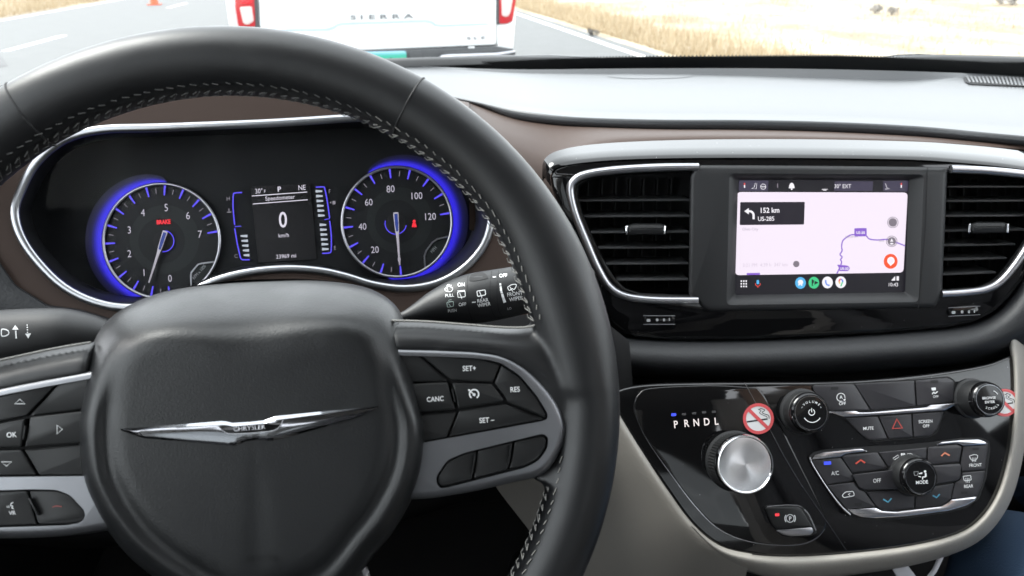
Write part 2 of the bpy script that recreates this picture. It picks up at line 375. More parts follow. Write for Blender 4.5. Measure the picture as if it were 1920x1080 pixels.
# ground sheet with a gentle ditch and swells beyond the road edge
XR = hitz(1080, 63, 0).x + 0.25; XL = hitz(100, 21, 0).x - 0.35
gv, gf = [], []; xs = [-400, -150, -60, -30, -20, -14] + [-12+0.5*i for i in range(0, 82)] + [32, 40, 60, 150, 400]; ys = [-60, -20, -5] + [0+0.8*i for i in range(60)] + [50, 60, 90, 200, 500, 1200]
def gh(x, y):
    s = max(0, x-XR-0.6); h = -0.22*math.exp(-((s-2.2)/1.2)**2)*(1 if s > 0 else 0) + 0.09*max(0, min(s-3.5, 14))*0.5
    l = max(0, XL-0.4-x); h += 0.03*min(l, 20)
    if s > 0 or l > 0: h += 0.05*math.sin(x*1.3+y*0.7)*min(1, s+l)*math.sin(y*0.43)
    return h - 0.006
for y in ys:
    for x in xs: gv.append((x, y, gh(x, y)))
nx = len(xs)
for j in range(len(ys)-1):
    for i in range(nx-1): gf.append((j*nx+i, j*nx+i+1, (j+1)*nx+i+1, (j+1)*nx+i))
tag(mk('ground', gv, gf, m_ground), 'pale dry grassland beside the road', 'ground', kind='structure')
rv = []; rf = []; ry = [-60+5*i for i in range(0, 60)] + [400, 1200]
road = tag(mk('road', [p for y in ry for p in ((XL, y, 0.0), (XL+5, y, 0.03), (XR-4, y, 0.03), (XR, y, 0.0))], [(4*j+i, 4*j+i+1, 4*j+i+5, 4*j+i+4) for j in range(len(ry)-1) for i in range(3)], m_asph, smooth=False), 'light grey asphalt highway with worn white lines', 'road', kind='structure')
def rz(x): return 0.03*min(1, (x-XL)/5, (XR-x)/4)
def rline(name, x, y0, y1, w, par=road, mat=m_line):
    return mk(name, [(x-w/2, y0, rz(x-w/2)+.004), (x+w/2, y0, rz(x+w/2)+.004), (x+w/2, y1, rz(x+w/2)+.004), (x-w/2, y1, rz(x-w/2)+.004)], [(0, 1, 2, 3)], mat, par, smooth=False)
rline('edge_line', hitz(1080, 63, 0.01).x, -40, 300, 0.11); rline('edge_line', hitz(100, 21, 0.01).x, -40, 300, 0.12)
a, b = hitz(12, 95, 0.03), hitz(118, 66, 0.03); xd = (a.x+b.x)/2
rline('lane_dash', xd, min(a.y, b.y), max(a.y, b.y), 0.13)
for k in (1, 2, 3): rline('lane_dash', xd, min(a.y, b.y)+12.2*k, max(a.y, b.y)+12.2*k, 0.13)
q = [hitz(x, y, 0.03) for x, y in ((-70, 106), (4, 106), (15, 124), (-70, 130))]
mk('tar_patch', [Vector((p.x, p.y, rz(p.x)+.004)) for p in q], [(0, 1, 2, 3)], m_patch, road, smooth=False)

# dry grass blades
gvs, gfs = [], []
def blade(x, y, h, w, rnd_=random):
    z = gh(x, y); a = rnd_.random()*6.28; l = h*rnd_.uniform(0.1, 0.45); b = rnd_.random()*6.28; k = len(gvs)
    gvs.extend([(x-w*math.cos(a), y-w*math.sin(a), z), (x+w*math.cos(a), y+w*math.sin(a), z), (x+l*math.cos(b), y+l*math.sin(b), z+h)]); gfs.append((k, k+1, k+2))
for i in range(52000):
    s = random.random()**2.0*13.0; y = 3.2 + 24*random.random()**1.25; x = XR+0.22+s
    if s > 3.5 and random.random() < .6: continue
    if math.sin(x*2.1+1.3*math.sin(y*0.9))*math.sin(y*1.1+x*0.3) < random.uniform(-1.2, 0.5) or s < 1.4:
        k = 1.0 if s < 2.6 else 0.62
        blade(x, y, random.uniform(0.08, 0.30)*k*(0.4+0.6*min(1, s/0.7)), random.uniform(0.004, 0.010))
for i in range(16000):
    blade(XL-0.15-random.random()**1.6*9, 12+26*random.random(), random.uniform(0.12, 0.34), random.uniform(0.006, 0.012))
tag(mk('dry_grass', gvs, gfs, m_grass, smooth=False), 'straw coloured dry grass along the road verges', 'grass', kind='stuff')
m_bush2 = grass_mat('pale_sage_leaves', (0.24, 0.225, 0.21), (0.32, 0.30, 0.28), (0.40, 0.38, 0.35))
def sagebrush(px, py, size, label, dense=420, seed=1):
    rr = random.Random(seed); p = hitz(px, py, 0)
    for _ in range(12): p = hitz(px, py, gh(p.x, p.y))
    t = thing('sagebrush', p, label, 'bush', 'low bushes in the dry grass')
    vs, fs = [], []; clumps = [(rr.uniform(-.5, .5)*size, rr.uniform(-.4, .4)*size, rr.uniform(.25, .6)*size, rr.uniform(.18, .34)*size) for _ in range(7)]
    for i in range(dense):
        c = rr.choice(clumps); v = Vector((rr.gauss(0, 1), rr.gauss(0, 1), rr.gauss(0, 0.8))).normalized()*c[3]*rr.uniform(.55, 1.1)
        o = p + Vector((c[0], c[1], max(0.02, c[2]+v.z))) + Vector((v.x, v.y, 0)); k = len(vs); l = size*.10
        d1 = Vector((rr.gauss(0, 1), rr.gauss(0, 1), rr.gauss(0, 1))).normalized()*l; d2 = Vector((rr.gauss(0, 1), rr.gauss(0, 1), rr.gauss(0, 1))).normalized()*l*.5
        vs += [o-d1, o+d2, o+d1, o-d2]; fs.append((k, k+1, k+2, k+3))
    mk('crown', vs, fs, m_bush if seed == 1 else m_bush2, t, smooth=False)
    vs, fs = [], []
    for c in clumps:
        q = p + Vector((c[0]*.9, c[1]*.9, c[2])); k = len(vs); w = size*.02
        vs += [p+Vector((w, 0, 0)), p+Vector((-w, w, 0)), p+Vector((0, -w, 0)), q]; fs += [(k, k+1, k+3), (k+1, k+2, k+3), (k+2, k, k+3)]
    mk('stem', vs, fs, m_bush, t, smooth=False)
sagebrush(1113, 68, 0.16, 'small dark bush right beside the white edge line', 500, 1)
sagebrush(1640, 26, 0.26, 'left bush of the pair standing mid field', 420, 2); sagebrush(1671, 29, 0.22, 'right bush of the pair standing mid field', 420, 3)
sagebrush(1876, 8, 0.25, 'left bush of the pair at the top right corner', 420, 4); sagebrush(1896, 9, 0.22, 'right bush of the pair at the top right corner', 420, 5)

# traffic cone
p = hitz(290, 9, 0.02)
tc_ = thing('traffic_cone', p, 'orange traffic cone standing on the road left of the pickup', 'traffic cone')
m_cone = M('orange_cone_plastic', (0.75, 0.10, 0.035), 0.5, var=0.15, vscale=12)
box('base', p+Vector((-.19, -.19, 0)), p+Vector((.19, .19, .035)), m_cone, tc_, .012)
lathe('cone', p, Vector((0, 0, 1)), Vector((1, 0, 0)), [(0.135, .034), (0.13, .05), (0.105, .2), (0.03, .70), (0.026, .71), (0, .71)], m_cone, tc_, 28)
lathe('reflective_band', p, Vector((0, 0, 1)), Vector((1, 0, 0)), [(0.080, .375), (0.0805, .376), (0.0585, .52), (0.058, .521)], m_white, tc_, 28)

# ---------------------------------------------------------------- pickup truck ahead
T = Pl(at(700, 60, 5.6), 0, 0.6)
m_wpaint = M('white_truck_paint', (0.72, 0.73, 0.73), 0.3, coat=0.6, var=0.04, vscale=4)
m_tyre = M('tyre_rubber', (0.02, 0.02, 0.02), 0.8); m_trim = M('truck_black_plastic', (0.05, 0.052, 0.055), 0.6)
m_lens = M('red_lens', (0.42, 0.015, 0.02), 0.12, coat=0.5); m_lens2 = M('clear_lens', (0.62, 0.52, 0.50), 0.15, coat=0.5)
m_lensr = M('lit_red_lens', (0.6, 0.02, 0.03), 0.2, emit=(1, 0.05, 0.05), es=0.5*LIT)
m_badge = M('grey_badge', (0.16, 0.165, 0.17), 0.4); m_plate = bpy.data.materials.new('number_plate_print')
tb = T.hit(705, 60); TX, TY = tb.x, tb.y
truck = thing('pickup_truck', Vector((TX, TY+2.6, 0)), 'white pickup truck seen from behind in the lane ahead', 'pickup truck')
XM = Matrix.Identity(4)
LX, RX = TX-0.99, TX+0.99
# bed shell, cab, wheels beyond the tailgate
box('bed_side', (LX, TY+0.06, 0.62), (LX+0.14, TY+2.05, 1.37), m_wpaint, truck, .03); box('bed_side', (RX-0.14, TY+0.06, 0.62), (RX, TY+2.05, 1.37), m_wpaint, truck, .03)
box('bed_floor', (LX+.14, TY+0.07, 0.78), (RX-.14, TY+2.04, 0.84), m_trim, truck)
cab = loft('cab', [[Vector((TX+sx*w, y, z)) for sx, z in ((-1, zb), (-1, zm), (-0.86, zt), (0.86, zt), (1, zm), (1, zb))] for y, w, zb, zm, zt in ((TY+2.06, .98, .5, 1.35, 1.88), (TY+2.2, .99, .5, 1.37, 1.93), (TY+3.6, .99, .5, 1.37, 1.93), (TY+4.4, .98, .5, 1.33, 1.36), (TY+5.7, .93, .5, 1.22, 1.25))], m_wpaint, truck, closed=True, cap=True)
box('rear_window', (TX-.66, TY+2.035, 1.42), (TX+.66, TY+2.055, 1.80), m_piano2, truck, .008)
for sx in (-1, 1):
    for wy in (TY+1.1, TY+4.75):
        w = lathe('wheel', Vector((TX+sx*0.74, wy, 0.41)), Vector((sx, 0, 0)), Vector((0, 1, 0)), [(0.30, 0), (0.39, 0.0), (0.41, .03), (0.41, .21), (0.39, .24), (0.27, .245), (0.25, .20), (0, .18)], m_tyre, truck, 36)
box('chassis', (TX-.7, TY+.25, .34), (TX+.7, TY+5.3, .62), m_trim, truck)
# tailgate
tg = plate('tailgate', rnd([(492, -150), (926, -158), (931, 0), (930, 84), (500, 102), (487, 50), (486, 0)], 6), T, -0.05, 0.0, m_wpaint, truck, bev=.008)
flat('crease_shade', [cr([(505, 56), (560, 54), (612, 53), (630, 46), (645, 42), (720, 40), (800, 37), (815, 43), (830, 46), (912, 43), (912, 46.5), (830, 50), (812, 47), (798, 41.5), (720, 44), (645, 46.5), (632, 50), (616, 57.5), (560, 58), (505, 60)], 2, True)], T, 0.004, M('blue_grey_crease_shade', (0.38, 0.46, 0.54), 0.4), tg)  # shade of the tailgate crease, painted as a flat blue-grey strip
plate('handle_recess', rnd([(512, 0), (520, 12), (880, 4), (890, -8), (890, -60), (512, -52)], 10), T, -.001, .006, m_wpaint, tg, bev=.005)
for c, x, y in zip('SIERRA', (662, 678, 697, 719, 742, 766), (32.5, 32, 31.5, 31, 30.6, 30)): text('letter', [(c, x, y, 8.2, 2, 2.15, .03)], T, 0.009, m_badge, tg)
for c, x, y in zip('SLE', (879, 892, 906), (71.5, 71, 70.5)): text('letter', [(c, x, y, 5.2, 2, 2.3, .03)], T, 0.009, m_badge, tg)
# corner body posts and tail lights
plate('rear_corner', rnd([(932, -150), (968, -152), (966, 40), (962, 92), (932, 90)], 4), T, -.3, -0.006, m_wpaint, truck, bev=.01)
plate('rear_corner', rnd([(440, -140), (485, -142), (486, 50), (497, 110), (455, 112), (447, 50)], 4), T, -.3, -0.006, m_wpaint, truck, bev=.01)
def taillight(o, back, win, top):
    l = plate('taillight', rnd(o, 4), T, -.12, .012, m_lens, truck, bev=.006)
    plate('lens', rnd(win, 4), T, .01, .016, m_lens2, l, bev=.003); plate('brake_lamp', rnd(top, 3), T, .01, .016, m_lensr, l, bev=.003)
    plate('surround', rnd(back, 2), T, -.11, .006, m_trim, l, bev=.002)
taillight([(436, -75), (474, -78), (477, 0), (479, 51), (447, 51), (441, 15)], [(473, -78), (480, -78), (487, 52), (478, 52)], [(449, 13), (472, 12), (476, 40), (464, 47), (456, 44)], [(450, -12), (472, -14), (472, 6), (452, 7)])
taillight([(934, -80), (970, -80), (968, 0), (961, 40), (950, 45), (936, 45), (936, 0)], [(931, -80), (937, -80), (937, 46), (931, 46)], [(940, -4), (962, -5), (957, 24), (952, 32), (941, 30)], [(940, -60), (966, -62), (965, -14), (941, -12)])
# bumper, step pads, plate
bmp = plate('bumper', rnd([(470, 120), (560, 100), (680, 95), (930, 86), (960, 92), (968, 97), (958, 118), (930, 150), (480, 160)], 8), T, -.10, .07, m_trim, truck, bev=.015)
plate('corner_step', rnd([(822, 106), (835, 98), (900, 94), (960, 91), (967, 96), (950, 103), (880, 107), (828, 111)], 4), T, .05, .10, m_trim, bmp, bev=.006)
plate('chrome_edge', rnd([(820, 112), (826, 104), (840, 102), (930, 99), (966, 94), (966, 99), (940, 106), (850, 111), (826, 116), (815, 150), (800, 150)], 4), T, .09, .12, m_satin, bmp, bev=.006)
m_plate.use_nodes = True; t_ = m_plate.node_tree; b_ = t_.nodes['Principled BSDF']; b_.inputs['Roughness'].default_value = 0.4
tc0 = t_.nodes.new('ShaderNodeTexCoord'); sx_ = t_.nodes.new('ShaderNodeSeparateXYZ'); rp = t_.nodes.new('ShaderNodeValToRGB')
t_.links.new(tc0.outputs['Generated'], sx_.inputs[0]); t_.links.new(sx_.outputs['Z'], rp.inputs[0]); t_.links.new(rp.outputs[0], b_.inputs['Base Color'])
e = rp.color_ramp.elements; e[0].color = (0.35, 0.52, 0.36, 1); e[0].position = .42; e[1].color = (0.32, 0.52, 0.66, 1); e[1].position = 1.0
k = e.new(0.62); k.color = (0.03, 0.36, 0.20, 1); k = e.new(0.80); k.color = (0.04, 0.34, 0.26, 1); k = e.new(0.90); k.color = (0.16, 0.42, 0.46, 1)
np_ = plate('number_plate', rnd([(650, 98), (759, 95.5), (762, 99), (762, 137), (652, 142)], 2), T, .068, .078, m_plate, truck, bev=.002)
flat('plate_mark', [circ(733, 111, 3, 12)], T, .0795, m_trim, np_)
lathe('tow_socket', T.hit(780, 104, .07), T.n, T.r, [(.045, 0), (.045, .012), (.035, .016), (0, .016)], m_trim, bmp, 24)
mk('hitch_dots', [T.hit(x, 88.5, .071)+Vector((dx, 0, dz)) for x in (880, 884, 888) for dx, dz in ((-.006, -.006), (.006, -.006), (.006, .006), (-.006, .006))], [(0, 1, 2, 3), (4, 5, 6, 7), (8, 9, 10, 11)], m_white, bmp, smooth=False)

# ================================================================ THE CAR: shell, glass, wipers
XC = 0.33                                    # car centre line
van = thing('minivan_body', Vector((XC, 0.2, 0)), 'body shell of the minivan the photo is taken from', 'minivan')
ZF, ZR = 0.42, 1.76
LW, RW = XC-0.84, XC+0.84
# windscreen: base curve follows the end of the dash top, header above the lens
WX = [-320, -100, 60, 200, 350, 500, 650, 790, 900, 1040, 1200, 1400, 1560, 1720, 1850, 1960, 2100, 2300]
WY = [330, 230, 172, 138, 124, 119, 118, 119, 121, 123, 122.5, 123, 125, 129, 134, 139, 148, 164]
WD = [.74, .84, .93, 1.02, 1.10, 1.15, 1.19, 1.22, 1.24, 1.26, 1.27, 1.28, 1.28, 1.28, 1.27, 1.26, 1.24, 1.21]
def zdash(x, y):
    r = ray(x, y+7); return (EYE-.164-CAM.z)/r.z
wbase = [at(x, y, zdash(x, y)+.035) for x, y, d in zip(WX, WY, WD)]
def whead(p):
    f = (p.x-XC)/0.85; return Vector((XC+(p.x-XC)*0.80, 0.30-0.10*f*f, ZR-0.03*f*f))
rows = [[p.lerp(whead(p), k/8) + Vector((0, 0, 0.10*math.sin(math.pi*k/8))) + Vector((0, 0, -.012 if k == 0 else 0)) for p in wbase] for k in range(9)]
ws = loft('windscreen', rows, m_glass, van)
def glassrow(s): return [p.lerp(whead(p), s) + Vector((0, 0, 0.10*math.sin(math.pi*s))) for p in wbase]
g0 = glassrow(-0.02); g1 = [glassrow(.003 + .014*max(0, min(1, (WX[i]-900)/220)))[i] for i in range(len(WX))]
g1 = [p + Vector((0, 0, -0.002 + 0.0015*math.sin(i*1.7))) for i, p in enumerate(g1)]
fr = loft('frit_band', [[p+Vector((0, .004, .002)) for p in g0], [p+Vector((0, .004, .002)) for p in g1]], m_frit, van)
vs, fs = [], []                              # dotted upper edge of the printed band
fine = cr(g1, 14); tot = 0
for i in range(0, len(fine)-1):
    for s_ in (0.0, 0.5):
        p = fine[i].lerp(fine[i+1], s_) + Vector((0, .0035, .0022)); b = len(vs); r = .0016
        vs += [p + Vector((r*math.cos(a), 0.35*r*math.sin(a), r*math.sin(a))) for a in [k*math.pi/3 for k in range(6)]]; fs.append(tuple(range(b, b+6)))
d_ = mk('frit_dots', vs, fs, m_frit, fr, smooth=False); d_['kind'] = 'stuff'
# cowl panel under the glass, and the bonnet falling away
cw = loft('cowl', [[p+Vector((0, .015, -.010)) for p in wbase], [p+Vector((0, .10, -.028)) for p in wbase], [p+Vector((0, .16, -.085)) for p in wbase]], m_plast, van)
m_vpaint = M('grey_minivan_paint', (0.12, 0.13, 0.14), 0.3, metal=0.5, coat=0.6)
bp = [p for p in wbase if LW-.02 < p.x < RW+.02]
loft('bonnet', [[p+Vector((0, .16, -.095)) for p in bp], [Vector((p.x, 1.75, 1.00-.08*((p.x-XC)/.85)**2)) for p in bp], [Vector((p.x, 2.05, .90-.10*((p.x-XC)/.85)**2)) for p in bp], [Vector((p.x, 2.18-.12*((p.x-XC)/.85)**2, .62)) for p in bp], [Vector((p.x, 2.18-.12*((p.x-XC)/.85)**2, .22)) for p in bp]], m_vpaint, van)
# roof, floor, doors, pillars, rear
hd = glassrow(1.0)
loft('roof_lining', [[p+Vector((0, .03, -.005)) for p in hd], [Vector((p.x, 0.10, ZR+.03)) for p in hd], [Vector((p.x, -1.2, ZR+.06)) for p in hd], [Vector((p.x, -3.0, ZR)) for p in hd]], m_head, van)
loft('roof_panel', [[p+Vector((0, .04, .02)) for p in hd], [Vector((p.x, 0.10, ZR+.07)) for p in hd], [Vector((p.x, -1.2, ZR+.10)) for p in hd], [Vector((p.x, -3.05, ZR+.04)) for p in hd]], m_vpaint, van)
box('floor', (LW, -3.0, ZF-.05), (RW, 1.25, ZF), m_carpet, van)
mk('fire_wall', [(LW, 1.22, ZF), (RW, 1.22, ZF), (RW, 1.10, 1.115), (LW, 1.10, 1.115)], [(0, 1, 2, 3)], m_carpet, van)
for sx, X in ((-1, LW), (1, RW)): box('cowl_side', (X-.03, .60, ZF), (X+.03, 1.22, 1.15), m_plast, van)
for sx, X in ((-1, LW), (1, RW)):
    o_ = X + sx*0.09
    dp = box('door_panel', (min(X, o_), -3.0, ZF-.1), (max(X, o_), 1.20, 1.13), m_plast, van, .02)
    box('armrest', (min(X, X-sx*.07), -.45, .96), (max(X, X-sx*.07), .22, 1.01), m_seat, dp, .015)
    def pil(n, p0, p1, w, sx=sx): tube(n, [p0, (Vector(p0)+Vector(p1))/2+Vector((sx*.02, 0, 0)), p1], w, m_head, van, n=8, sx=1.3)
    top = XC+(X-XC)*0.86
    wb = wbase[1] if sx < 0 else wbase[-2]
    pil('front_pillar', Vector((X, wb.y, wb.z)), Vector((top, .24, ZR)), .045)
    pil('door_pillar', (X, -.55, 1.1), (top, -.55, ZR+.03), .07); pil('door_pillar', (X, -1.75, 1.1), (top, -1.75, ZR+.03), .07)
    pil('rear_pillar', (X, -2.95, 1.1), (top, -2.95, ZR), .10); tube('roof_rail', [(top, .26, ZR-.01), (top, -.6, ZR+.03), (top, -3, ZR-.01)], .045, m_head, van)
    for y0, y1 in ((.62, -.5), (-.6, -1.7), (-1.8, -2.9)):
        mk('side_window', [(X+sx*.02, y0, 1.12), (X+sx*.02, y1, 1.12), (top+sx*.01, y1, ZR), (top+sx*.01, min(y0, .2), ZR)], [(0, 1, 2, 3)], m_glass2 if y0 > 0 else m_glass3, van, smooth=False)
mk('tail_panel', [(LW, -3.0, ZF), (RW, -3.0, ZF), (RW, -3.02, 1.15), (LW, -3.02, 1.15)], [(0, 1, 2, 3)], m_head, van)
mk('rear_window', [(LW+.1, -3.02, 1.15), (RW-.1, -3.02, 1.15), (RW-.2, -2.98, ZR), (LW+.2, -2.98, ZR)], [(0, 1, 2, 3)], m_glass3, van, smooth=False)
def seat(x, y, label):
    t = thing('car_seat', Vector((x, y, ZF)), label, 'seat', 'front seats')
    box('cushion', (x-.26, y-.28, ZF+.02), (x+.26, y+.27, ZF+.16), m_seat, t, .05, 3)
    loft('backrest', [[Vector((x+sx*w, yy+dy, z)) for sx, dy in ((-1, 0), (-.85, .05), (0, .03), (.85, .05), (1, 0), (.8, -.10), (-.8, -.10))] for w, yy, z in ((.24, y-.30, ZF+.10), (.27, y-.36, ZF+.45), (.26, y-.45, ZF+.78), (.17, y-.50, ZF+.88))], m_seat, t, closed=True, cap=True)
    box('headrest', (x-.14, y-.60, ZF+.90), (x+.14, y-.49, ZF+1.15), m_seat, t, .04, 3); box('seat_base', (x-.20, y-.22, ZF), (x+.20, y+.20, ZF+.03), m_plast, t, .02)
seat(-.06, -.40, 'beige leather driver seat behind the steering wheel'); seat(.75, .02, 'beige leather front passenger seat right of the console')

def wiper(name, pts, label, r=.009):
    t = thing(name, pts[0], label, 'wiper', 'windscreen wipers')
    tube('arm', pts, [r*1.2]+[r]*(len(pts)-2)+[r*.6], m_plast, t, n=8, sx=1.4)
    n = len(pts); bl = [p+Vector((0, .012, .006)) for p in pts[max(0, n-4):]]
    tube('blade', bl, r*.55, m_frit, t, n=6, sx=.6)
wp = [at(x, y, d) for x, y, d in ((2150, 128, 1.34), (2000, 122, 1.34), (1860, 119, 1.34), (1760, 117, 1.34), (1700, 118, 1.34), (1640, 121, 1.335), (1580, 125, 1.33), (1500, 128, 1.325))]
wip = thing('windscreen_wiper', wp[0], 'black wiper parked at the right foot of the windscreen', 'wiper', 'windscreen wipers')
tube('arm', wp, [.010, .012, .013, .013, .012, .009, .006, .004], m_plast, wip, n=8, sx=1.5)
for dy, y0 in ((.02, 113.0), (.045, 110.0)):
    pts_ = [at(x, y, 1.36+dy) for x, y in ((2150, y0+9), (1960, y0+4), (1860, y0+2), (1780, y0), (1720, y0-2.5), (1680, y0-2), (1650, y0))]
    tube('blade', pts_, [.006, .007, .008, .007, .007, .006, .003], m_frit, wip, n=6, sx=.8)
wp2 = [at(x, y, d) for x, y, d in ((700, 125, 1.28), (800, 121.5, 1.30), (900, 118, 1.315), (970, 115.5, 1.32), (1040, 114.5, 1.32), (1120, 117, 1.325), (1260, 121, 1.33))]
wip2 = thing('windscreen_wiper', wp2[0], 'black wiper low behind the steering wheel rim', 'wiper', 'windscreen wipers')
tube('arm', wp2, [.012, .012, .011, .010, .008, .006, .003], m_plast, wip2, n=8, sx=1.5)
tube('blade', [p+Vector((0, .03, .001)) for p in wp2[1:]], [.006, .007, .007, .006, .005, .003], m_frit, wip2, n=6, sx=.8)

# ================================================================ DASHBOARD
W0 = Vector((-.0738, .3545, EYE-.2037))
B = Pl(at(1540, 445, .73), 15.8, 10.0)       # centre bezel face, turned to the driver
F = Pl(at(560, 520, .65), 20, 0)             # instrument fascia
G = Pl(F.p - F.n*.052, 20, 0)                # gauge faces, set back in the binnacle
C = Pl(at(1540, 870, .70), 28, 4.0)          # lower control panel
W = Pl(W0, 24.06, 1.4)                       # steering wheel
dash = thing('dashboard', Vector((XC, .8, ZF+.3)), 'black soft dashboard with brown trim band under the windscreen', 'dashboard')
DX = [-320, -100, 60, 200, 350, 500, 650, 780, 880, 960, 1040, 1120, 1250, 1400, 1560, 1720, 1850, 1960, 2100, 2300]
FARY = [338, 238, 180, 146, 132, 126, 125, 124, 128, 130, 130, 129, 128, 128, 130, 134, 139, 144, 153, 169]
FARD = [.74, .84, .93, 1.02, 1.10, 1.15, 1.19, 1.21, 1.23, 1.24, 1.25, 1.26, 1.27, 1.27, 1.27, 1.27, 1.26, 1.25, 1.23, 1.20]
BNDY = [340, 240, 182, 148, 134, 128, 126.5, 126, 132, 136, 137.5, 138, 139, 141, 146, 149.5, 141.5, 146.5, 155.5, 171.5]
TOPY = [380, 285, 222, 178, 160, 154, 158, 168, 187, 203, 214, 219, 222, 222.5, 226, 234, 246, 256, 270, 292]
LOWY = [400, 305, 242, 196, 177, 170, 172, 181, 193, 222, 234, 239, 243, 244, 248, 256, 267, 277, 292, 315]
FRD = [.57, .59, .605, .615, .62, .62, .625, .64, .675, .715, .755, .785, .800, .805, .805, .80, .79, .785, .775, .76]
def sst(t): t = max(0.0, min(1.0, t)); return t*t*(3-2*t)
def dz(X, Y):                                 # height of the dash top: level, rising to a hood over the instruments
    return EYE - .166 + .050*sst((.26-X)/.42)*(1-.8*sst((Y-.62)/.55)) - .02*sst((abs(X-XC)-.45)/.5)
def hitd(x, y, off=0.0):
    r = ray(x, y); k = .7
    for _ in range(40): p = CAM + r*k; k = k + ((dz(p.x, p.y)+off) - p.z)/r.z*.7
    return CAM + r*k
def row(Y, D, dx=0.0): return [at(x, y, d+dx) for x, y, d in zip(DX, Y, D)]
def smooth(r, n=4): return cr(r, n)
def depth(p): return (p-CAM).dot(FW)
topr = [hitd(x, y) for x, y in zip(DX, TOPY)]; bandr = [hitd(x, y) for x, y in zip(DX, BNDY)]
FRD = [depth(p)-.003 for p in topr]; FARD = [depth(p)+.006 for p in bandr]
top = smooth(topr); band = smooth(bandr); far = smooth(row(FARY, FARD))
def onD(p): return Vector((p.x, p.y, dz(p.x, p.y)))
def rollr(k, dx): return smooth(row([a+(b-a)*k for a, b in zip(TOPY, LOWY)], FRD, dx))
roll = [rollr(.12, -.0005), rollr(.35, -.0015), rollr(.7, -.0005), rollr(1.0, .004), smooth(row([y+1 for y in LOWY], FRD, .02))]
inner = [[onD(a.lerp(b, k)) for a, b in zip(top, band)] for k in (1.0, .85, .7, .55, .4, .25, .1, .0)]
inner[-1] = [p + Vector((0, 0, -.0012)) for p in inner[-1]]
dtop = loft('dash_top', [[p+Vector((0, .10, -.03)) for p in far], [p+Vector((0, .012, -.004)) for p in far], far, band], m_dash, dash)
dpad = loft('top_pad', inner[:-1] + across([inner[-1]] + roll, 4), m_dash, dash, sharp=80)
SKD = Sk(dpad)
flat('sensor_cover', [cr([(1140, 143), (1180, 138.5), (1230, 137.5), (1285, 139), (1300, 142), (1280, 146), (1215, 148), (1165, 147)], 4, True)], SKD, .0005, m_dash, dash)
# speaker grille on the pad
flat('speaker_grille', [cr([(1806, 147), (1815, 145.5), (1880, 145), (1960, 150), (2060, 158), (2040, 172), (1930, 164), (1850, 161), (1815, 158)], 4, True)], SKD, .0012, m_dark, dash)
vs, fs = [], []
for i in range(34):
    x = 1812+i*7.2; y0, y1 = 146.5+max(0, (i-9)*.42), 158+max(0, i*.47)
    for P in ribbon([(x, y0), (x+6, y1)], 3.2): b_ = len(vs); vs += [SKD.hit(p.x, p.y, .0032) for p in P]; fs.append((b_, b_+1, b_+2, b_+3))
g_ = mk('grille_bars', vs, fs, m_dash, dash, smooth=False); g_['kind'] = 'stuff'

# brown trim band under the pad, widening to the driver's side
BX = DX[8:]; BLOW = [430, 450, 400, 300, 272, 268, 270, 276, 287, 299, 318, 345]; BD = [.70, .73, .755, .765, .768, .768, .768, .766, .764, .76, .755, .75]
BUP = [y-1 for y in LOWY[8:]]
r0 = cr([at(x, y, d+.006) for x, y, d in zip(BX, BUP, FRD[8:])], 4); r1 = cr([at(x, y+(l-y)*(.35 if x > 1000 else .22), d+.004+(e_-d)*.72) for x, y, d, l, e_ in zip(BX, BUP, FRD[8:], BLOW, BD)], 4)
r2 = cr([at(x, y+(l-y)*.62, d+.008+(e_-d)*.93) for x, y, d, l, e_ in zip(BX, BUP, FRD[8:], BLOW, BD)], 4); r3 = cr([at(x, y, d+.012) for x, y, d in zip(BX, BLOW, BD)], 4)
loft('trim_band', across([r0, r1, r2, r3]), m_brown, dash, sharp=80)
# brown instrument fascia with the binnacle opening
RING = cr([(660, 221), (500, 231), (300, 239), (190, 243), (120, 262), (68, 305), (38, 360), (28, 400), (40, 445), (72, 492), (120, 538), (180, 567), (245, 577), (320, 566), (400, 528), (470, 510), (540, 504), (600, 508), (650, 519), (700, 534), (760, 541), (820, 531), (870, 503), (908, 458), (922, 400), (912, 330), (870, 268), (790, 230), (720, 219)], 4, True)
fout = rnd([(-330, 300), (-100, 230), (100, 178), (350, 165), (650, 165), (800, 176), (900, 215), (985, 330), (1030, 480), (1030, 640), (800, 700), (300, 720), (-330, 740)], 20)
plate('instrument_fascia', fout, F, -.006, .0, m_brown, dash, holes=[RING], hd=-.012)
ft = list(zip(DX[:9], (300, 230, 190, 172, 165, 165, 165, 175, 207)))
hu = [at(x, y-1, d+.008) for x, y, d in zip(DX[:9], LOWY[:9], FRD[:9])]; hl = [F.hit(x, y+4, -.001) for x, y in ft]
loft('hood_trim', [cr(hu, 4), cr([a.lerp(b, .5)+Vector((0, 0, .004)) for a, b in zip(hu, hl)], 4), cr(hl, 4)], m_brown, dash, sharp=80)
fe = [F.hit(x, y, -.0005) for x, y in ((972, 325), (990, 362), (1012, 410), (1026, 480), (1028, 560), (1024, 630))]
loft('fascia_return', [cr(fe, 4), cr([p+Vector((.003, .012, 0)) for p in fe], 4), cr([p+Vector((.005, .04, -.004)) for p in fe], 4), cr([p+Vector((.006, .075, -.01)) for p in fe], 4)], m_brown, dash, sharp=80)
ring3 = [F.hit(p.x, p.y, .001) for p in RING]
tube('chrome_ring', ring3, .0026, m_ring, dash, n=10, closed=True, sx=1.35, nrm=F.n)
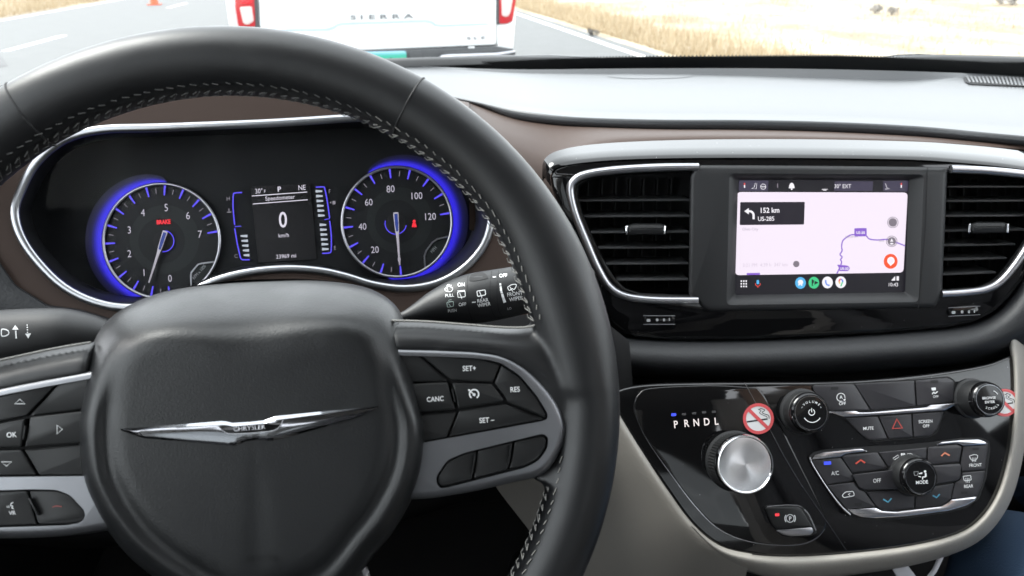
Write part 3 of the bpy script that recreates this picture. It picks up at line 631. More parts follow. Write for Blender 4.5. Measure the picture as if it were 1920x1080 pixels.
# binnacle wall, dished in to the gauge face
cx_, cy_ = 470, 395
def shr(P, k, ky=None): return [Vector((cx_+(p.x-cx_)*k, cy_+(p.y-cy_)*(ky or k))) for p in P]
loft('binnacle_wall', [[F.hit(p.x, p.y, -.001) for p in RING], [F.hit(p.x, p.y, -.012) for p in shr(RING, .975, .965)], [F.hit(p.x, p.y, -.030) for p in shr(RING, .95, .93)], [F.hit(p.x, p.y, -.050) for p in shr(RING, .93, .885)]], m_plast, dash, closed=True, sharp=70)
# dark lower dash, both sides of the column
plate('side_panel', rnd([(-340, 380), (-60, 430), (-10, 478), (30, 535), (90, 572), (150, 580), (215, 600), (300, 760), (-340, 800)], 8), F, -.002, .006, m_pad, dash, bev=.004)
kx = [(-340, 690), (0, 690), (300, 690), (560, 670), (760, 632), (880, 598), (960, 592), (1030, 588), (1110, 590), (1180, 640)]
ka = [F.hit(x, y, .003) for x, y in kx]
loft('knee_bolster', [cr(ka, 4), cr([p+Vector((0, -.02, -.05)) for p in ka], 4), cr([p+Vector((0, .05, -.20)) for p in ka], 4), cr([p+Vector((0, .30, -.42)) for p in ka], 4)], m_dark, dash, sharp=80)
# lower soft pad under the centre bezel
PT = [(1090, 600), (1150, 628), (1250, 637), (1400, 637), (1560, 631), (1700, 622), (1790, 614), (1850, 598), (1895, 560), (1930, 500), (1990, 400), (2060, 320)]
PB = [(1090, 690), (1150, 697), (1250, 704), (1400, 704), (1560, 697), (1700, 687), (1790, 679), (1850, 669), (1905, 655), (1970, 625), (2080, 560), (2180, 470)]
def prow(k, d): return cr([B.hit(a[0]+(b[0]-a[0])*k, a[1]+(b[1]-a[1])*k, d) for a, b in zip(PT, PB)], 4)
loft('lower_pad', across([prow(-.10, -.015), prow(0, .004), prow(.18, .016), prow(.45, .024), prow(.72, .024), prow(.92, .014), prow(1.04, -.004), prow(1.08, -.03)]), m_pad, dash, sharp=80)
# dark backing between pad and panel, and behind the console
mk('backing_panel', [B.hit(1000, 640, -.03), B.hit(2100, 560, -.03), B.hit(2100, 760, -.05), B.hit(1000, 800, -.05)], [(0, 1, 2, 3)], m_dark, dash, smooth=False)
gb = [at(x, y, d+.01) for x, y, d in zip(DX[16:], LOWY[16:], FRD[16:])]
loft('passenger_panel', [cr(gb, 4), cr([p+Vector((0, .03, -.05)) for p in gb], 4), cr([p+Vector((0, .01, -.12)) for p in gb], 4), cr([p+Vector((0, .04, -.24)) for p in gb], 4), cr([p+Vector((0, .25, -.34)) for p in gb], 4)], m_pad, dash, sharp=80)
box('glove_box', (0.72, .74, .88), (1.12, 1.0, 1.04), m_pad, dash, .03, 3)

# ================================================================ CENTRE BEZEL with vents and screen
bez = thing('center_fascia', B.hit(1540, 640, -.02), 'glossy black bezel around the air vents and touchscreen', 'dash bezel')
BT = [(1019, 330), (1017, 312), (1023, 296), (1042, 284), (1085, 274), (1160, 267), (1300, 262), (1500, 261), (1700, 265), (1800, 271), (1900, 281), (1990, 298), (2040, 330)]
BFD = [(1030, 345), (1028, 325), (1036, 312), (1056, 305), (1098, 299), (1170, 294), (1300, 291), (1500, 291), (1700, 294), (1800, 300), (1890, 309), (1965, 323), (2005, 348)]
foldp = cr([B.hit(x, y, .012) for x, y in BFD], 4)
ledge = []
for (x, y), (fx, fy) in zip(BT, BFD):
    f = B.hit(fx, fy, .012); k = min(1.0, max(0.0, (x-1022)/70.0)) * min(1.0, max(0.0, (2040-x)/60.0))
    pz = hitz(x, y, f.z+.010); pp = B.hit(x, y, -.004); pz = at(x, y, depth(f)+.036); ledge.append(pp.lerp(pz, k))
ledge = cr(ledge, 4)
def mixr(a, b, t): return [p.lerp(q, t) for p, q in zip(a, b)]
face_top = cr([B.hit(x+(4 if x < 1100 else 0), y+5, .012) for x, y in BFD], 4)
loft('top_ledge', [[p+Vector((0, .004, -.02)) for p in ledge], ledge, mixr(ledge, foldp, .5), mixr(ledge, foldp, .93), [p - B.n*.0008 + Vector((0, 0, -.0004)) for p in foldp], face_top], m_piano, bez, sharp=60)
vl_in = rnd([(1303, 316), (1170, 323), (1105, 332), (1083, 346), (1081, 366), (1094, 410), (1125, 478), (1150, 520), (1172, 543), (1200, 552), (1303, 556)], 8)
vr_in = rnd([(1768, 320), (1860, 323), (1935, 333), (1968, 348), (1972, 365), (1955, 405), (1920, 452), (1886, 500), (1862, 527), (1835, 540), (1760, 545)], 8)
scr_hole = rnd([(1312, 322), (1760, 322), (1752, 560), (1316, 566)], 6)
bo = [(p[0]+(4 if p[0] < 1100 else 0), p[1]+5) for p in BFD] + [(1990, 400), (1952, 470), (1925, 515), (1900, 550), (1868, 583), (1828, 604), (1780, 614), (1650, 625), (1400, 637), (1250, 638), (1185, 632), (1150, 605), (1110, 530), (1070, 440), (1042, 372)]
plate('bezel_face', rnd(bo, 14, 5), B, -.02, .0118, m_piano, bez, bev=.004, holes=[vl_in, vr_in, scr_hole], hd=-.025)
# bright line under the bezel's front shelf
def vent(name, inner, trim, slats, tabc, label, par=None):
    t = thing(name, B.hit(sum(p[0] for p in trim)/len(trim), 560, -.02), label, 'air vent', 'dashboard air vents')
    tube('silver_trim', [B.hit(x, y, .0125) for x, y in cr(trim, 5)], .0042, m_satin, t, n=12, sx=0.85, nrm=B.n)
    I = [Vector(p) for p in inner]; c = Vector((sum(p.x for p in I)/len(I), sum(p.y for p in I)/len(I)))
    loft('duct_wall', [[B.hit(p.x, p.y, .011) for p in I]] + [[B.hit(c.x+(p.x-c.x)*k, c.y+(p.y-c.y)*k, d) for p in I] for k, d in ((.985, .004), (.97, -.03), (.95, -.06))], m_plast, t, closed=True, sharp=60)
    k = .95; mk('duct_back', [B.hit(c.x+(p.x-c.x)*k, c.y+(p.y-c.y)*k, -.059) for p in I], [tuple(range(len(I)))], m_dark, t, smooth=False)
    for (x0, y0), (x1, y1) in slats:
        a, b = B.hit(x0, y0, -.004), B.hit(x1, y1, -.004); f0 = -B.n*.030 + B.u*.0035; h = B.u*.0011
        mk('slat', [a-h, b-h, b+h, a+h, a-h*.6+f0, b-h*.6+f0, b+h*.6+f0, a+h*.6+f0, a-h*.3+B.n*.0012, b-h*.3+B.n*.0012, b+h*.3+B.n*.0012, a+h*.3+B.n*.0012],
           [(8, 9, 10, 11), (0, 1, 9, 8), (3, 2, 10, 11), (0, 4, 5, 1), (3, 7, 6, 2), (4, 5, 6, 7), (0, 3, 7, 4), (1, 2, 6, 5)], m_slat, t, sharp=25)
    xs_ = [min(p.x for p in I)+18+26*i for i in range(int((max(p.x for p in I)-min(p.x for p in I)-20)/26))]
    for x in xs_:
        a, b = B.hit(x+4, 335, -.042), B.hit(x-2, 540, -.042); w = B.r*.0006
        mk('vane', [a-w, a+w, b+w, b-w, a-w-B.n*.012, a+w-B.n*.012, b+w-B.n*.012, b-w-B.n*.012], [(0, 1, 2, 3), (0, 3, 7, 4), (1, 2, 6, 5)], m_plast, t, smooth=False)
    x, y = tabc; tb_ = plate('tab', rnd([(x-36, y-9), (x-26, y-13), (x+26, y-13), (x+36, y-9), (x+36, y+8), (x-36, y+9)], 6), B, -.012, .009, m_plast, t, bev=.004)
    for s in (-1, 1): plate('chrome_end', rnd([(x+s*36-3, y-10), (x+s*36+2, y-10), (x+s*36+1, y+8), (x+s*36-4, y+8)], 2), B, -.004, .0105, m_chrome, tb_, bev=.0012)
    return t
m_slat = M('slat_plastic', (0.055, 0.056, 0.058), 0.30)
TL = [(1309, 313), (1230, 314), (1150, 319), (1098, 327), (1076, 339), (1069, 358), (1078, 400), (1100, 455), (1122, 505), (1143, 538), (1172, 555), (1225, 562), (1308, 563)]
vent('air_vent', vl_in, TL, [((1086, 376), (1292, 375)), ((1096, 406), (1292, 405)), ((1108, 436), (1291, 435)), ((1122, 465), (1291, 464)), ((1137, 495), (1290, 494)), ((1157, 525), (1290, 524))], (1212, 432), 'left air vent with silver trim beside the steering wheel')
TRR = [(1782, 317), (1850, 320), (1920, 327), (1965, 338), (1985, 352), (1985, 375), (1968, 405), (1935, 448), (1903, 496), (1876, 527), (1848, 542), (1810, 548), (1764, 551)]
vent('air_vent', vr_in, TRR, [((1776, 350), (1962, 350)), ((1774, 377), (1955, 376)), ((1772, 405), (1940, 404)), ((1770, 433), (1922, 431)), ((1768, 460), (1902, 458)), ((1766, 487), (1886, 484)), ((1763, 515), (1866, 511))], (1855, 429), 'right air vent at the photo edge beside the touchscreen')
for (x, y, rt_) in ((1236, 600, 0), (1808, 585, -4)):
    w_ = plate('vent_wheel', rnd([(x-30, y-4), (x-24, y-9), (x+24, y-9-rt_*-1), (x+30, y-4), (x+30, y+7), (x-30, y+8)], 5), B, .0, .0142, m_piano2, bez, bev=.0022)
    for s in (-1, 1): flat('chrome_line', ribbon([(x-30, y+s*8), (x+30, y+s*8-3 if rt_ else y+s*8)], 1.1), B, .0145, m_satin, w_)
    flat('dots', [rnd([(x+dx-w2*.8, y-3+dy), (x+dx+w2*.8, y-3+dy), (x+dx+w2*.8, y+2.5+dy), (x+dx-w2*.8, y+2.5+dy)], 2) for dx, w2, dy in ((-20, 4.5, 1), (-4, 3, 0), (9, 2.5, 0), (19, 1.5, -1))], B, .0146, m_grey, w_)

# touchscreen unit
tsu = thing('touchscreen_unit', B.hit(1540, 585, -.02), 'charcoal touchscreen unit showing a pale map in the centre bezel', 'touchscreen')
ho = [(1312, 309), (1500, 310), (1781, 313), (1776, 325), (1766, 555), (1754, 577), (1560, 581), (1330, 585), (1317, 578), (1304, 562), (1291, 553), (1294, 330), (1300, 320)]
frame = [(1368, 325), (1732, 327), (1722, 566), (1362, 572)]
fr_h = rnd(frame, 10, 5); sc_o = rnd([(1384, 337), (1704, 337), (1697, 548), (1378, 553)], 4, 5)
hs_ = plate('housing', rnd(ho, 6), B, -.02, .0150, m_hous, tsu, bev=.004, nb=3, holes=[fr_h], hd=.0145)
loft('screen_frame', [[B.hit(p.x, p.y, .0150) for p in fr_h], [B.hit(p.x, p.y, .0144) for p in inset2(fr_h, -2 if area2(fr_h) < 0 else 2)], [B.hit(p.x, p.y, .0095) for p in sc_o], [B.hit(p.x, p.y, .0075) for p in sc_o]], m_hous, tsu, closed=True, sharp=70)
flat('seam', ribbon([(1739, 314), (1735, 430), (1722, 579)], 1.6), B, .0152, m_dark, tsu)
DS = .0080
m_scr = E_('screen_black', (0.010, 0.009, 0.014), 1.0); m_map = E_('screen_map_white', (0.93, 0.83, 0.95), 1.0); m_tab = E_('screen_slate', (0.055, 0.048, 0.085), 1.0)
m_card = E_('screen_card', (0.014, 0.011, 0.020), 1.0); m_vio = E_('screen_violet', (0.26, 0.12, 0.62), 1.0); m_lav = E_('screen_grey_text', (0.40, 0.36, 0.45), 1.0); m_lav2 = E_('screen_pale_text', (0.66, 0.58, 0.70), 1.0)
m_org = E_('screen_orange', (0.95, 0.10, 0.03), 1.0); m_sw = E_('screen_white', (0.95, 0.92, 0.98), 1.0); m_sblue = E_('screen_sky_blue', (0.10, 0.48, 0.85), 1.0); m_sgrn = E_('screen_green', (0.06, 0.62, 0.26), 1.0)
m_sb2 = E_('screen_blue', (0.10, 0.25, 0.80), 1.0); m_sred = E_('screen_red', (0.80, 0.08, 0.07), 1.0); m_syel = E_('screen_yellow', (0.85, 0.55, 0.05), 1.0); m_sgr = E_('screen_mid_grey', (0.22, 0.19, 0.23), 1.0)
dsp = flat('display', [sc_o], B, DS, m_scr, tsu)
def S(name, polys, mat, lv=1): return flat(name, polys, B, DS+.00012*lv, mat, dsp)
def Tx(items, mat, lv=3): return text('lettering', items, B, DS+.00012*lv, mat, dsp)
S('map', [rnd([(1382, 360), (1702, 361), (1694, 511), (1378.5, 516)], 8, 5)], m_map)
S('status_tab', [rnd([(1386, 338.5), (1441, 338.5), (1440, 358), (1385, 358)], 2)], m_tab); S('status_tab', [rnd([(1565, 340), (1637, 340), (1636, 358), (1564, 358)], 1)], m_tab); S('status_tab', [rnd([(1656, 339.5), (1703, 339), (1702, 359), (1656, 359)], 2)], m_tab)
S('direction_card', [rnd([(1388, 379), (1509, 378.5), (1507.5, 421), (1387, 422)], 2)], m_card, 2)
S('turn_arrow', ribbon(cr([(1400, 396), (1408, 396.5), (1412.5, 401), (1413, 411)], 4), 4) + [[(1395.5, 396), (1404, 390), (1404, 402)]], m_sw, 4)
Tx([('152 km', 1443, 394, 9.5, 1, .92, .02), ('US-285', 1436.5, 410, 8, 1, .92, .012)], m_sw)
Tx([('Ohio City', 1406.5, 429.5, 5, 0, 1.05)], m_lav); Tx([('3:21 PM  4:39 h  347 km', 1434.5, 496.5, 6.5, 1, .92)], m_lav2)
Tx([('30° EXT', 1580, 349, 7.5, 0, .86)], m_sw)
S('toggle', [circ(1493, 495, 6, 20)], m_sgr, 2); S('chevron', ribbon([(1490, 497), (1493, 494), (1496, 497)], 1.4), m_sw)
S('route', ribbon(cr([(1569, 513), (1573, 505), (1578, 492), (1576, 487), (1579, 482), (1575, 477), (1579, 470), (1578, 462), (1580, 452), (1586, 446), (1594, 441), (1602, 440), (1622, 441), (1630, 448), (1645, 450), (1665, 449), (1682, 455), (1697, 461)], 5), 2.3), m_vio, 2)
S('route_sign', [rnd([(1602, 428), (1625, 427.5), (1625, 443), (1602, 443.5)], 2)], m_vio, 3); S('route_sign', [rnd([(1569, 496), (1590, 498), (1594, 503), (1590, 508.5), (1573, 508), (1573, 502)], 3)], m_vio, 3); S('route_sign', [rnd([(1400, 512), (1425, 511.5), (1425, 515.4), (1400, 515.6)], 1)], m_vio, 3)
Tx([('US-50', 1613.5, 436, 5, 0, .95, .02), ('US-50', 1583, 503.5, 4.8, 0, .95, .02)], m_sw, 5); Tx([('Montrose', 1597, 443.5, 4.6, 4, .9), ('Blue', 1653, 451, 4.5, 3, .9)], m_lav, 3)
for cx, cy in ((1674, 417), (1672, 452.5)):
    S('map_button', [(circ(cx, cy, 10.5, 28), [circ(cx, cy, 9.4, 28)])], m_sgr, 2); S('map_button', [circ(cx, cy, 8, 24)], m_sgr, 3)
S('compass', [[(1672, 447), (1675, 453), (1669, 453)]] + [circ(1672, 457, 3.4, 10, 1.6)], m_sw, 4)
S('report_button', [circ(1670, 490, 13, 30, 14)], m_org, 2); S('report_button', [circ(1670.5, 489, 7, 24, 7.4), [(1666, 494), (1674, 494), (1670, 499)]], m_sw, 3); S('report_button', [circ(1670.5, 489, 4, 18)], m_map, 4)
for cx, mt in ((1501, m_sblue), (1526, m_sgrn), (1551.5, m_sw), (1576.5, m_sw)): S('app_icon', [circ(cx, 530.5-(cx-1501)*.018, 10, 28, 11)], mt, 1)
S('app_mark', [circ(1501, 529, 5, 16, 4.6), circ(1498, 534, 1.6, 8), circ(1503, 534.5, 1.6, 8)], m_sw, 2); S('app_mark', [[(1522, 523.5), (1534.5, 530), (1522, 536.5)]], m_card, 2); S('app_mark', ribbon([(1527, 526), (1526, 533)], 1.6) + [circ(1525.3, 533, 1.7, 8)], m_sgrn, 3)
S('app_mark', ribbon(cr([(1548, 525), (1548.5, 530), (1551, 534), (1555.5, 535)], 4), 2.6), m_sb2, 2)
S('app_mark', ribbon(cr([(1573, 528), (1574.5, 524.5), (1577, 523.5)], 3), 2.8), m_sred, 2); S('app_mark', ribbon([(1577, 523.5), (1580, 526), (1580, 529)], 2.6), m_sb2, 2); S('app_mark', ribbon([(1580, 529), (1578, 533), (1576.5, 537)], 2.4), m_sgrn, 2); S('app_mark', ribbon([(1573.2, 528), (1575, 532)], 2.6), m_syel, 2)
S('grid_icon', [rnd([(1390+dx-1.4, 527+dy-1.5), (1390+dx+1.4, 527+dy-1.5), (1390+dx+1.4, 527+dy+1.5), (1390+dx-1.4, 527+dy+1.5)], 1) for dx in (0, 4.6, 9.2) for dy in (0, 5, 10)], m_sw)
S('microphone', [rnd([(1418.6, 525), (1423.4, 525), (1423.4, 533), (1418.6, 533)], 2.2)], m_sblue); S('microphone', ribbon(cr([(1416, 531), (1417.5, 535), (1421, 536.5), (1424.5, 535), (1426, 531)], 3), 1.5) + ribbon([(1421, 536), (1421, 539.5)], 1.5), m_sred, 1)
S('signal', [[(1671, 526), (1678.5, 526), (1678.5, 517.5)], rnd([(1681, 518), (1685.5, 518), (1685.5, 526), (1681, 526)], 1)], m_sw); Tx([('10:43', 1674.5, 533.5, 6.8, 0, .92)], m_sw)
S('bell', [cr([(1479, 353), (1480.5, 346), (1484.5, 342.5), (1488.5, 346), (1490, 353)], 3, False) + [Vector((1479, 353))], circ(1484.5, 354.6, 1.7, 8)], m_sw); S('handle', ribbon([(1541, 355), (1552, 355)], 1.2) + ribbon([(1543, 357), (1550, 357)], 1), m_sw)
S('seat_icon', ribbon([(1416.5, 343), (1414, 351), (1409, 353.5), (1418, 354), (1419, 343.5)], 1.1) + ribbon([(1660, 344), (1663, 352), (1668, 354), (1659.5, 354.5)], 1.1), m_sw); S('wheel_icon', [(circ(1431, 350, 5.6, 20), [circ(1431, 350, 4.3, 20)])] + ribbon([(1426, 350), (1436, 350)], 2), m_sw)
for x in (1396, 1690): S('thermometer', ribbon([(x, 343), (x, 347)], 2.4), m_sred, 2); S('thermometer', ribbon([(x, 347), (x, 352)], 2.4), m_sw, 2)
S('app_mark', ribbon([(1458, 344), (1458, 352)], 2), m_sgr, 2)

# ================================================================ INSTRUMENT CLUSTER
clu = thing('instrument_cluster', G.hit(520, 600, -.01), 'instrument cluster with two blue lit gauges behind the steering wheel', 'instrument cluster')
GO = shr(RING, .99, .97)
fc = plate('face_plate', GO, G, -.004, -.001, M('cluster_black', (0.006, 0.007, 0.008), 0.6, spec=.25), clu)
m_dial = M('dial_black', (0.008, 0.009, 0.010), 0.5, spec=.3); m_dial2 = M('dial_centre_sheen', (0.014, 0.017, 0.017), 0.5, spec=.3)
def P_(cx, cy, r, a, ky=1.0): return Vector((cx + r*math.cos(R_(a)), cy - r*ky*math.sin(R_(a))))
def gauge(cx, cy, R, ky, a0, sweep, n, nums, needle, label, glow, lamp, window):
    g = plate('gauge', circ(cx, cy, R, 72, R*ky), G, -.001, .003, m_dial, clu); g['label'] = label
    flat('dial_sheen', [circ(cx+R*.05, cy-R*.03, R*.60, 48, R*.60*ky)], G, .0032, m_dial2, g)  # slightly lighter disc, a sheen painted onto the dial
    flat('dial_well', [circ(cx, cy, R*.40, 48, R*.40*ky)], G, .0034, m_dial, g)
    tube('bezel_ring', [G.hit(p.x, p.y, .006) for p in circ(cx, cy, R, 72, R*ky)], .0013, m_satin, g, n=8, closed=True, nrm=G.n)
    tk = .0
    for i in range(n+1):
        a = a0 - sweep*i/n; p0, p1 = P_(cx, cy, R*.985, a, ky), P_(cx, cy, R*.80, a, ky)
        dv = (G.hit(p1.x, p1.y, .005)-G.hit(p0.x, p0.y, .005))
        flat('tick', ribbon([p0, p1], 4.2, w1=2.6), G, .0055, e_blue, g)
        if i < n:
            a = a0 - sweep*(i+.5)/n; flat('tick', ribbon([P_(cx, cy, R*.92, a, ky), P_(cx, cy, R*.83, a, ky)], 1.2), G, .0045, e_dim, g)
    for s, x, y, h in nums: text('numeral', [(s, x, y, h, 3, .86)], G, .0045, e_white2, g)
    # light guide behind the ring; outer strips imitate its soft halo with fading emission
    a1, a2, rg, wg = glow; N = 56; rows_ = []
    for i in range(N):
        t = i/(N-1); a = a1+(a2-a1)*t; w = wg*(math.sin(math.pi*min(1, max(0, t)))**.45) + .6
        rows_.append((P_(cx, cy, R*1.015, a, ky), P_(cx, cy, R*1.015+w, a, ky)))
    for k0_, k1_, mt in ((0, .06, e_glow2), (.06, .30, e_glow), (.30, .40, e_glowb), (.40, .50, e_glow2), (.50, .62, e_glowc), (.62, .80, e_glow3), (.80, 1.0, e_glow4)):
        pa = [r[0].lerp(r[1], k0_) for r in rows_]; pb_ = [r[0].lerp(r[1], k1_) for r in rows_]
        mk('light_guide_halo', [G.hit(p.x, p.y, .0015) for p in pa+pb_], [(i, i+1, N+i+1, N+i) for i in range(N-1)], mt, g)
    # needle
    (hx, hy), (tx, ty) = needle; ax = Vector((tx-hx, ty-hy)); L = ax.length; ax.normalize(); nn = Vector((-ax.y, ax.x))
    def np2(l, w): return Vector((hx, hy)) + ax*l + nn*w
    nd = plate('needle', [np2(0, -4.5), np2(4, -5), np2(L*.32, -4), np2(L*.45, -2.6), np2(L, -1.3), np2(L, 1.3), np2(L*.45, 2.6), np2(L*.32, 4), np2(4, 5), np2(0, 4.5)], G, .008, .0105, m_needle, g, bev=.0006)
    flat('needle_inlay', [[np2(3, -3), np2(L*.2, -3.2), np2(L*.36, -2), np2(L*.36, 2), np2(L*.2, 3.2), np2(3, 3)]], G, .0107, e_blue2, nd)
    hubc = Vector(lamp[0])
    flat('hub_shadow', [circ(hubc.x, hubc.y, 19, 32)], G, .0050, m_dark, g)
    flat('hub_arc', ribbon(circ(hubc.x, hubc.y, 20, 30, None, lamp[1], lamp[2]), 1.8), G, .0055, e_blue, g)
    # unit window at lower right
    w_ = [P_(cx, cy, R*.97, window[0]+(window[1]-window[0])*i/8, ky) for i in range(9)]
    q = [P_(cx, cy, R*.80, window[1]+7, ky), P_(cx, cy, R*.75, (window[0]+window[1])/2-7, ky), P_(cx, cy, R*.75, (window[0]+window[1])/2+7, ky), P_(cx, cy, R*.80, window[0]-7, ky)]
    ln = w_ + q; flat('unit_window', [ln], G, .0046, m_dial2, g)
    tube('window_rim', [G.hit(p.x, p.y, .0055) for p in [w_[-1]]+q+[w_[0]]], .0008, m_satin, g, n=6, nrm=G.n)
    mid = P_(cx, cy, R*.84, (window[0]+window[1])/2, ky); text('unit', [(window[2], mid.x, mid.y, 6, 48, .8)], G, .0049, m_grey, g)
    return g
e_white2 = E_('numeral_light', (0.55, 0.53, 0.62), 0.9); m_needle = M('needle_plastic', (0.35, 0.33, 0.36), 0.35, emit=(0.6, 0.55, 0.62), es=.35*LIT)
gauge(303, 452, 109, .985, -81.5, 268.5, 14, [('0', 318.7, 521.7, 13), ('1', 270, 511, 13), ('2', 242.5, 475.5, 13.5), ('3', 242.5, 431, 13.5), ('4', 268, 398.5, 13.5), ('5', 311.7, 389, 14), ('6', 352.4, 404, 14), ('7', 374.7, 439, 14)],
      ((310, 433), (279, 530)), 'rev counter numbered 0 to 7', (84, 266, 126, 32), ((306, 452), 80, -95), (-22, -58, 'RPM x 1000'))
gauge(744, 416, 103, 1.0, -85.5, 265, 12, [('0', 748.5, 486, 10), ('20', 702.9, 468, 12.5), ('40', 679.7, 424.7, 12.5), ('60', 691.3, 379, 12.5), ('80', 732.3, 354, 13), ('100', 780.4, 366.9, 13), ('120', 805.9, 405.8, 13)],
      ((742, 398), (749.5, 497)), 'speedometer numbered 0 to 120', (122, -100, 118.5, 29), ((742, 419), 165, 350), (-16, -58, 'MPH'))
text('brake_warning', [('BRAKE', 306.5, 416, 7.5, 3, .82, .05)], G, .0050, e_red, clu)
flat('belt_warning', [circ(776.5, 415, 3, 14), rnd([(772, 426), (773.5, 418), (779.5, 418), (781.5, 426)], 1.5)], G, .0055, e_red, clu)
# centre display
md = flat('message_display', [rnd([(470, 350), (582, 343), (594, 486), (484, 492)], 2)], G, .0008, M('lcd_black', (0.006, 0.006, 0.007), 0.25), clu)
def Gt(items, mat): return text('lettering', items, G, .0012, mat, md)
Gt([('30°', 485.5, 358, 9, 4, .85), ('F', 496.5, 358.5, 6, 4, .9)], e_white); Gt([('P', 523.5, 354.5, 9.5, 4, 1, .02)], e_white); Gt([('NE', 566, 351.5, 9.5, 4, .85)], e_white)
Gt([('Speedometer', 525, 370.5, 8, 4, .9)], e_white); Gt([('km/h', 532, 441, 7.5, 4, .95)], e_white); Gt([('23969 mi', 536.5, 480, 7.5, 4, .95)], e_white)
Gt([('0', 530.5, 411.5, 29, 2, .80, .01)], e_white)
flat('rule', ribbon([(472, 367.5), (576, 360)], 1.5) + ribbon([(474, 382.5), (577, 374.5)], 1.5), G, .0011, e_white, md)
flat('temperature_arc', ribbon(cr([(454, 361), (440, 362), (437.5, 366), (437, 390), (440, 422)], 3), 2.4) + ribbon([(440, 428), (445, 458), (451, 484), (454, 487), (468, 487)], 2.4) + ribbon([(440, 425), (452, 424)], 1.4), G, .0012, e_blue, md)
flat('fuel_arc', ribbon(cr([(592, 351), (606, 350.5), (609, 354), (614, 380), (618, 409)], 3), 2.4) + ribbon(cr([(618, 414), (621, 440), (621, 468), (618, 474), (604, 475)], 3), 2.4) + ribbon([(608, 412), (618, 410)], 1.4), G, .0012, e_blue, md)
e_bar = E_('bar_light', (0.50, 0.55, 0.62), .95)
def bar(x, y, w, h, mir=1): return [(x-w/2*mir, y-h/2*(.55 if mir > 0 else .55)), (x+w/2*mir, y-h/2), (x+w/2*mir, y+h/2), (x-w/2*mir, y+h/2*.55)]
for i in range(5): flat('temperature_bar', [bar(457.5+i*1.2, 442.5+i*9, 13-i*.5, 5.2)], G, .0012, e_bar, md)
for i in range(6): flat('fuel_bar', [bar(598+i*.9, 358.5+i*9.1, 12.5, 5.2, -1)], G, .0012, e_bar, md)
for i in range(6): flat('fuel_bar', [bar(605.5+i*.9, 421.5+i*9.1, 12.5, 5.2, -1)], G, .0012, e_bar, md)
Gt([('H', 428, 372.5, 7.5, 4, .95), ('C', 442.5, 480, 7, 4, .95), ('F', 618, 358.5, 7, 4, .9), ('E', 628, 464.5, 7, 4, .9)], e_dim)
flat('gauge_icon', ribbon([(429, 391), (429.5, 396)], 1.8) + ribbon([(425, 398), (434, 397.5)], 1.6) + [rnd([(623.5, 377), (629, 376.5), (629, 383), (623.5, 383.5)], 1)] + [[(618, 380), (621, 377.5), (621, 382)]], G, .0012, e_dim, md)
# clear lens over the gauges
lens = mk('lens', [G.hit(p.x, p.y, .014+.030*(545-p.y)/330) for p in shr(RING, .955, .93)], [tuple(range(len(RING)))], glass('cluster_lens', (0.97, 0.97, 0.98), .06, .25), clu, smooth=False)

# ================================================================ STEERING COLUMN AND STALKS
colm = thing('steering_column', W0 - W.n*.10 + Vector((0, 0, -.05)), 'black steering column shroud behind the wheel hub', 'steering column')
ca, cb = W0 - W.n*.045, W0 - W.n*.22
loft('shroud', [[c + W.r*r*math.cos(R_(a)) + W.u*(r*.85*math.sin(R_(a))-.006) for a in range(0, 360, 15)] for c, r in ((ca, .05), (ca-W.n*.01, .066), (ca.lerp(cb, .5), .072), (cb, .078))], m_plast, colm, closed=True, cap=True, sharp=50)
def stalk(name, prof, depth, label, ddepth=0.0):
    t = thing(name, at(prof[0][0], (prof[0][1]+prof[0][2])/2, depth), label, 'stalk', 'steering column stalks')
    P = cr([Vector((x, (a+b)/2, (b-a)/2)) for x, a, b in prof], 5); rows_ = []
    N = len(P)
    for i, p in enumerate(P):
        d = depth + ddepth*i/(N-1); c = at(p.x, p.y, d); q = P[min(i+1, N-1)]; o = P[max(i-1, 0)]
        ax = (at(q.x, q.y, d+ddepth/N)-at(o.x, o.y, d)).normalized(); v = (CAM-c).normalized(); v = (v-ax*v.dot(ax)).normalized(); w = ax.cross(v); r = p.z*d/FPX
        rows_.append([c + (v*math.cos(k*math.pi/10) + w*math.sin(k*math.pi/10))*r for k in range(20)])
    b = loft('lever', rows_, m_plast, t, closed=True, cap=True, sharp=50); return t, b, rows_
ws_, wsb, wrows = stalk('wiper_stalk', [(735, 590, 612), (757, 584, 606), (785, 566, 606), (815, 545, 607), (850, 526, 608), (885, 513, 607), (925, 506, 601), (965, 500, 592), (1005, 496, 583), (1045, 490, 572), (1085, 486, 562), (1100, 500, 552)], .50, 'black wiper stalk right of the steering column', .02)
SKW = Sk(wsb)
for x0, x1 in ((877, 880), (920, 923), (933, 936)):
    flat('collar_groove', ribbon(cr([(x0+(1 if x0 < 900 else 2), 514-(x0-877)*.12), (x0-1, 535), (x0-1, 560), (x0+2, 582), (x0+8, 600-(x0-877)*.16)], 4), 1.3), SKW, .0002, m_dark, ws_)
flat('collar_notch', [cr([(880, 524), (884, 515), (895, 512), (908, 512.5), (915, 521), (908, 524), (892, 527), (882, 527)], 3, True)], SKW, .0003, m_dark, ws_)
text('lettering', [('ON', 865, 534, 6.8, 3, .9, .02), ('PULL', 843, 554, 5.8, 5, .9, .01), ('PUSH', 848, 582, 5.4, 5, .9), ('OFF', 867, 570.5, 6.5, 5, .9)], SKW, .0003, m_white, ws_)
text('lettering', [('REAR', 905, 563, 6.8, 7, .92, .01), ('WIPER', 907.5, 571, 6.4, 9, .92, .01)], SKW, .0003, m_white, ws_); text('lettering', [('OFF', 943.5, 517, 6.5, 5, .95, .02), ('LO', 955, 578, 4.2, 8, 1)], SKW, .0003, m_white, ws_)
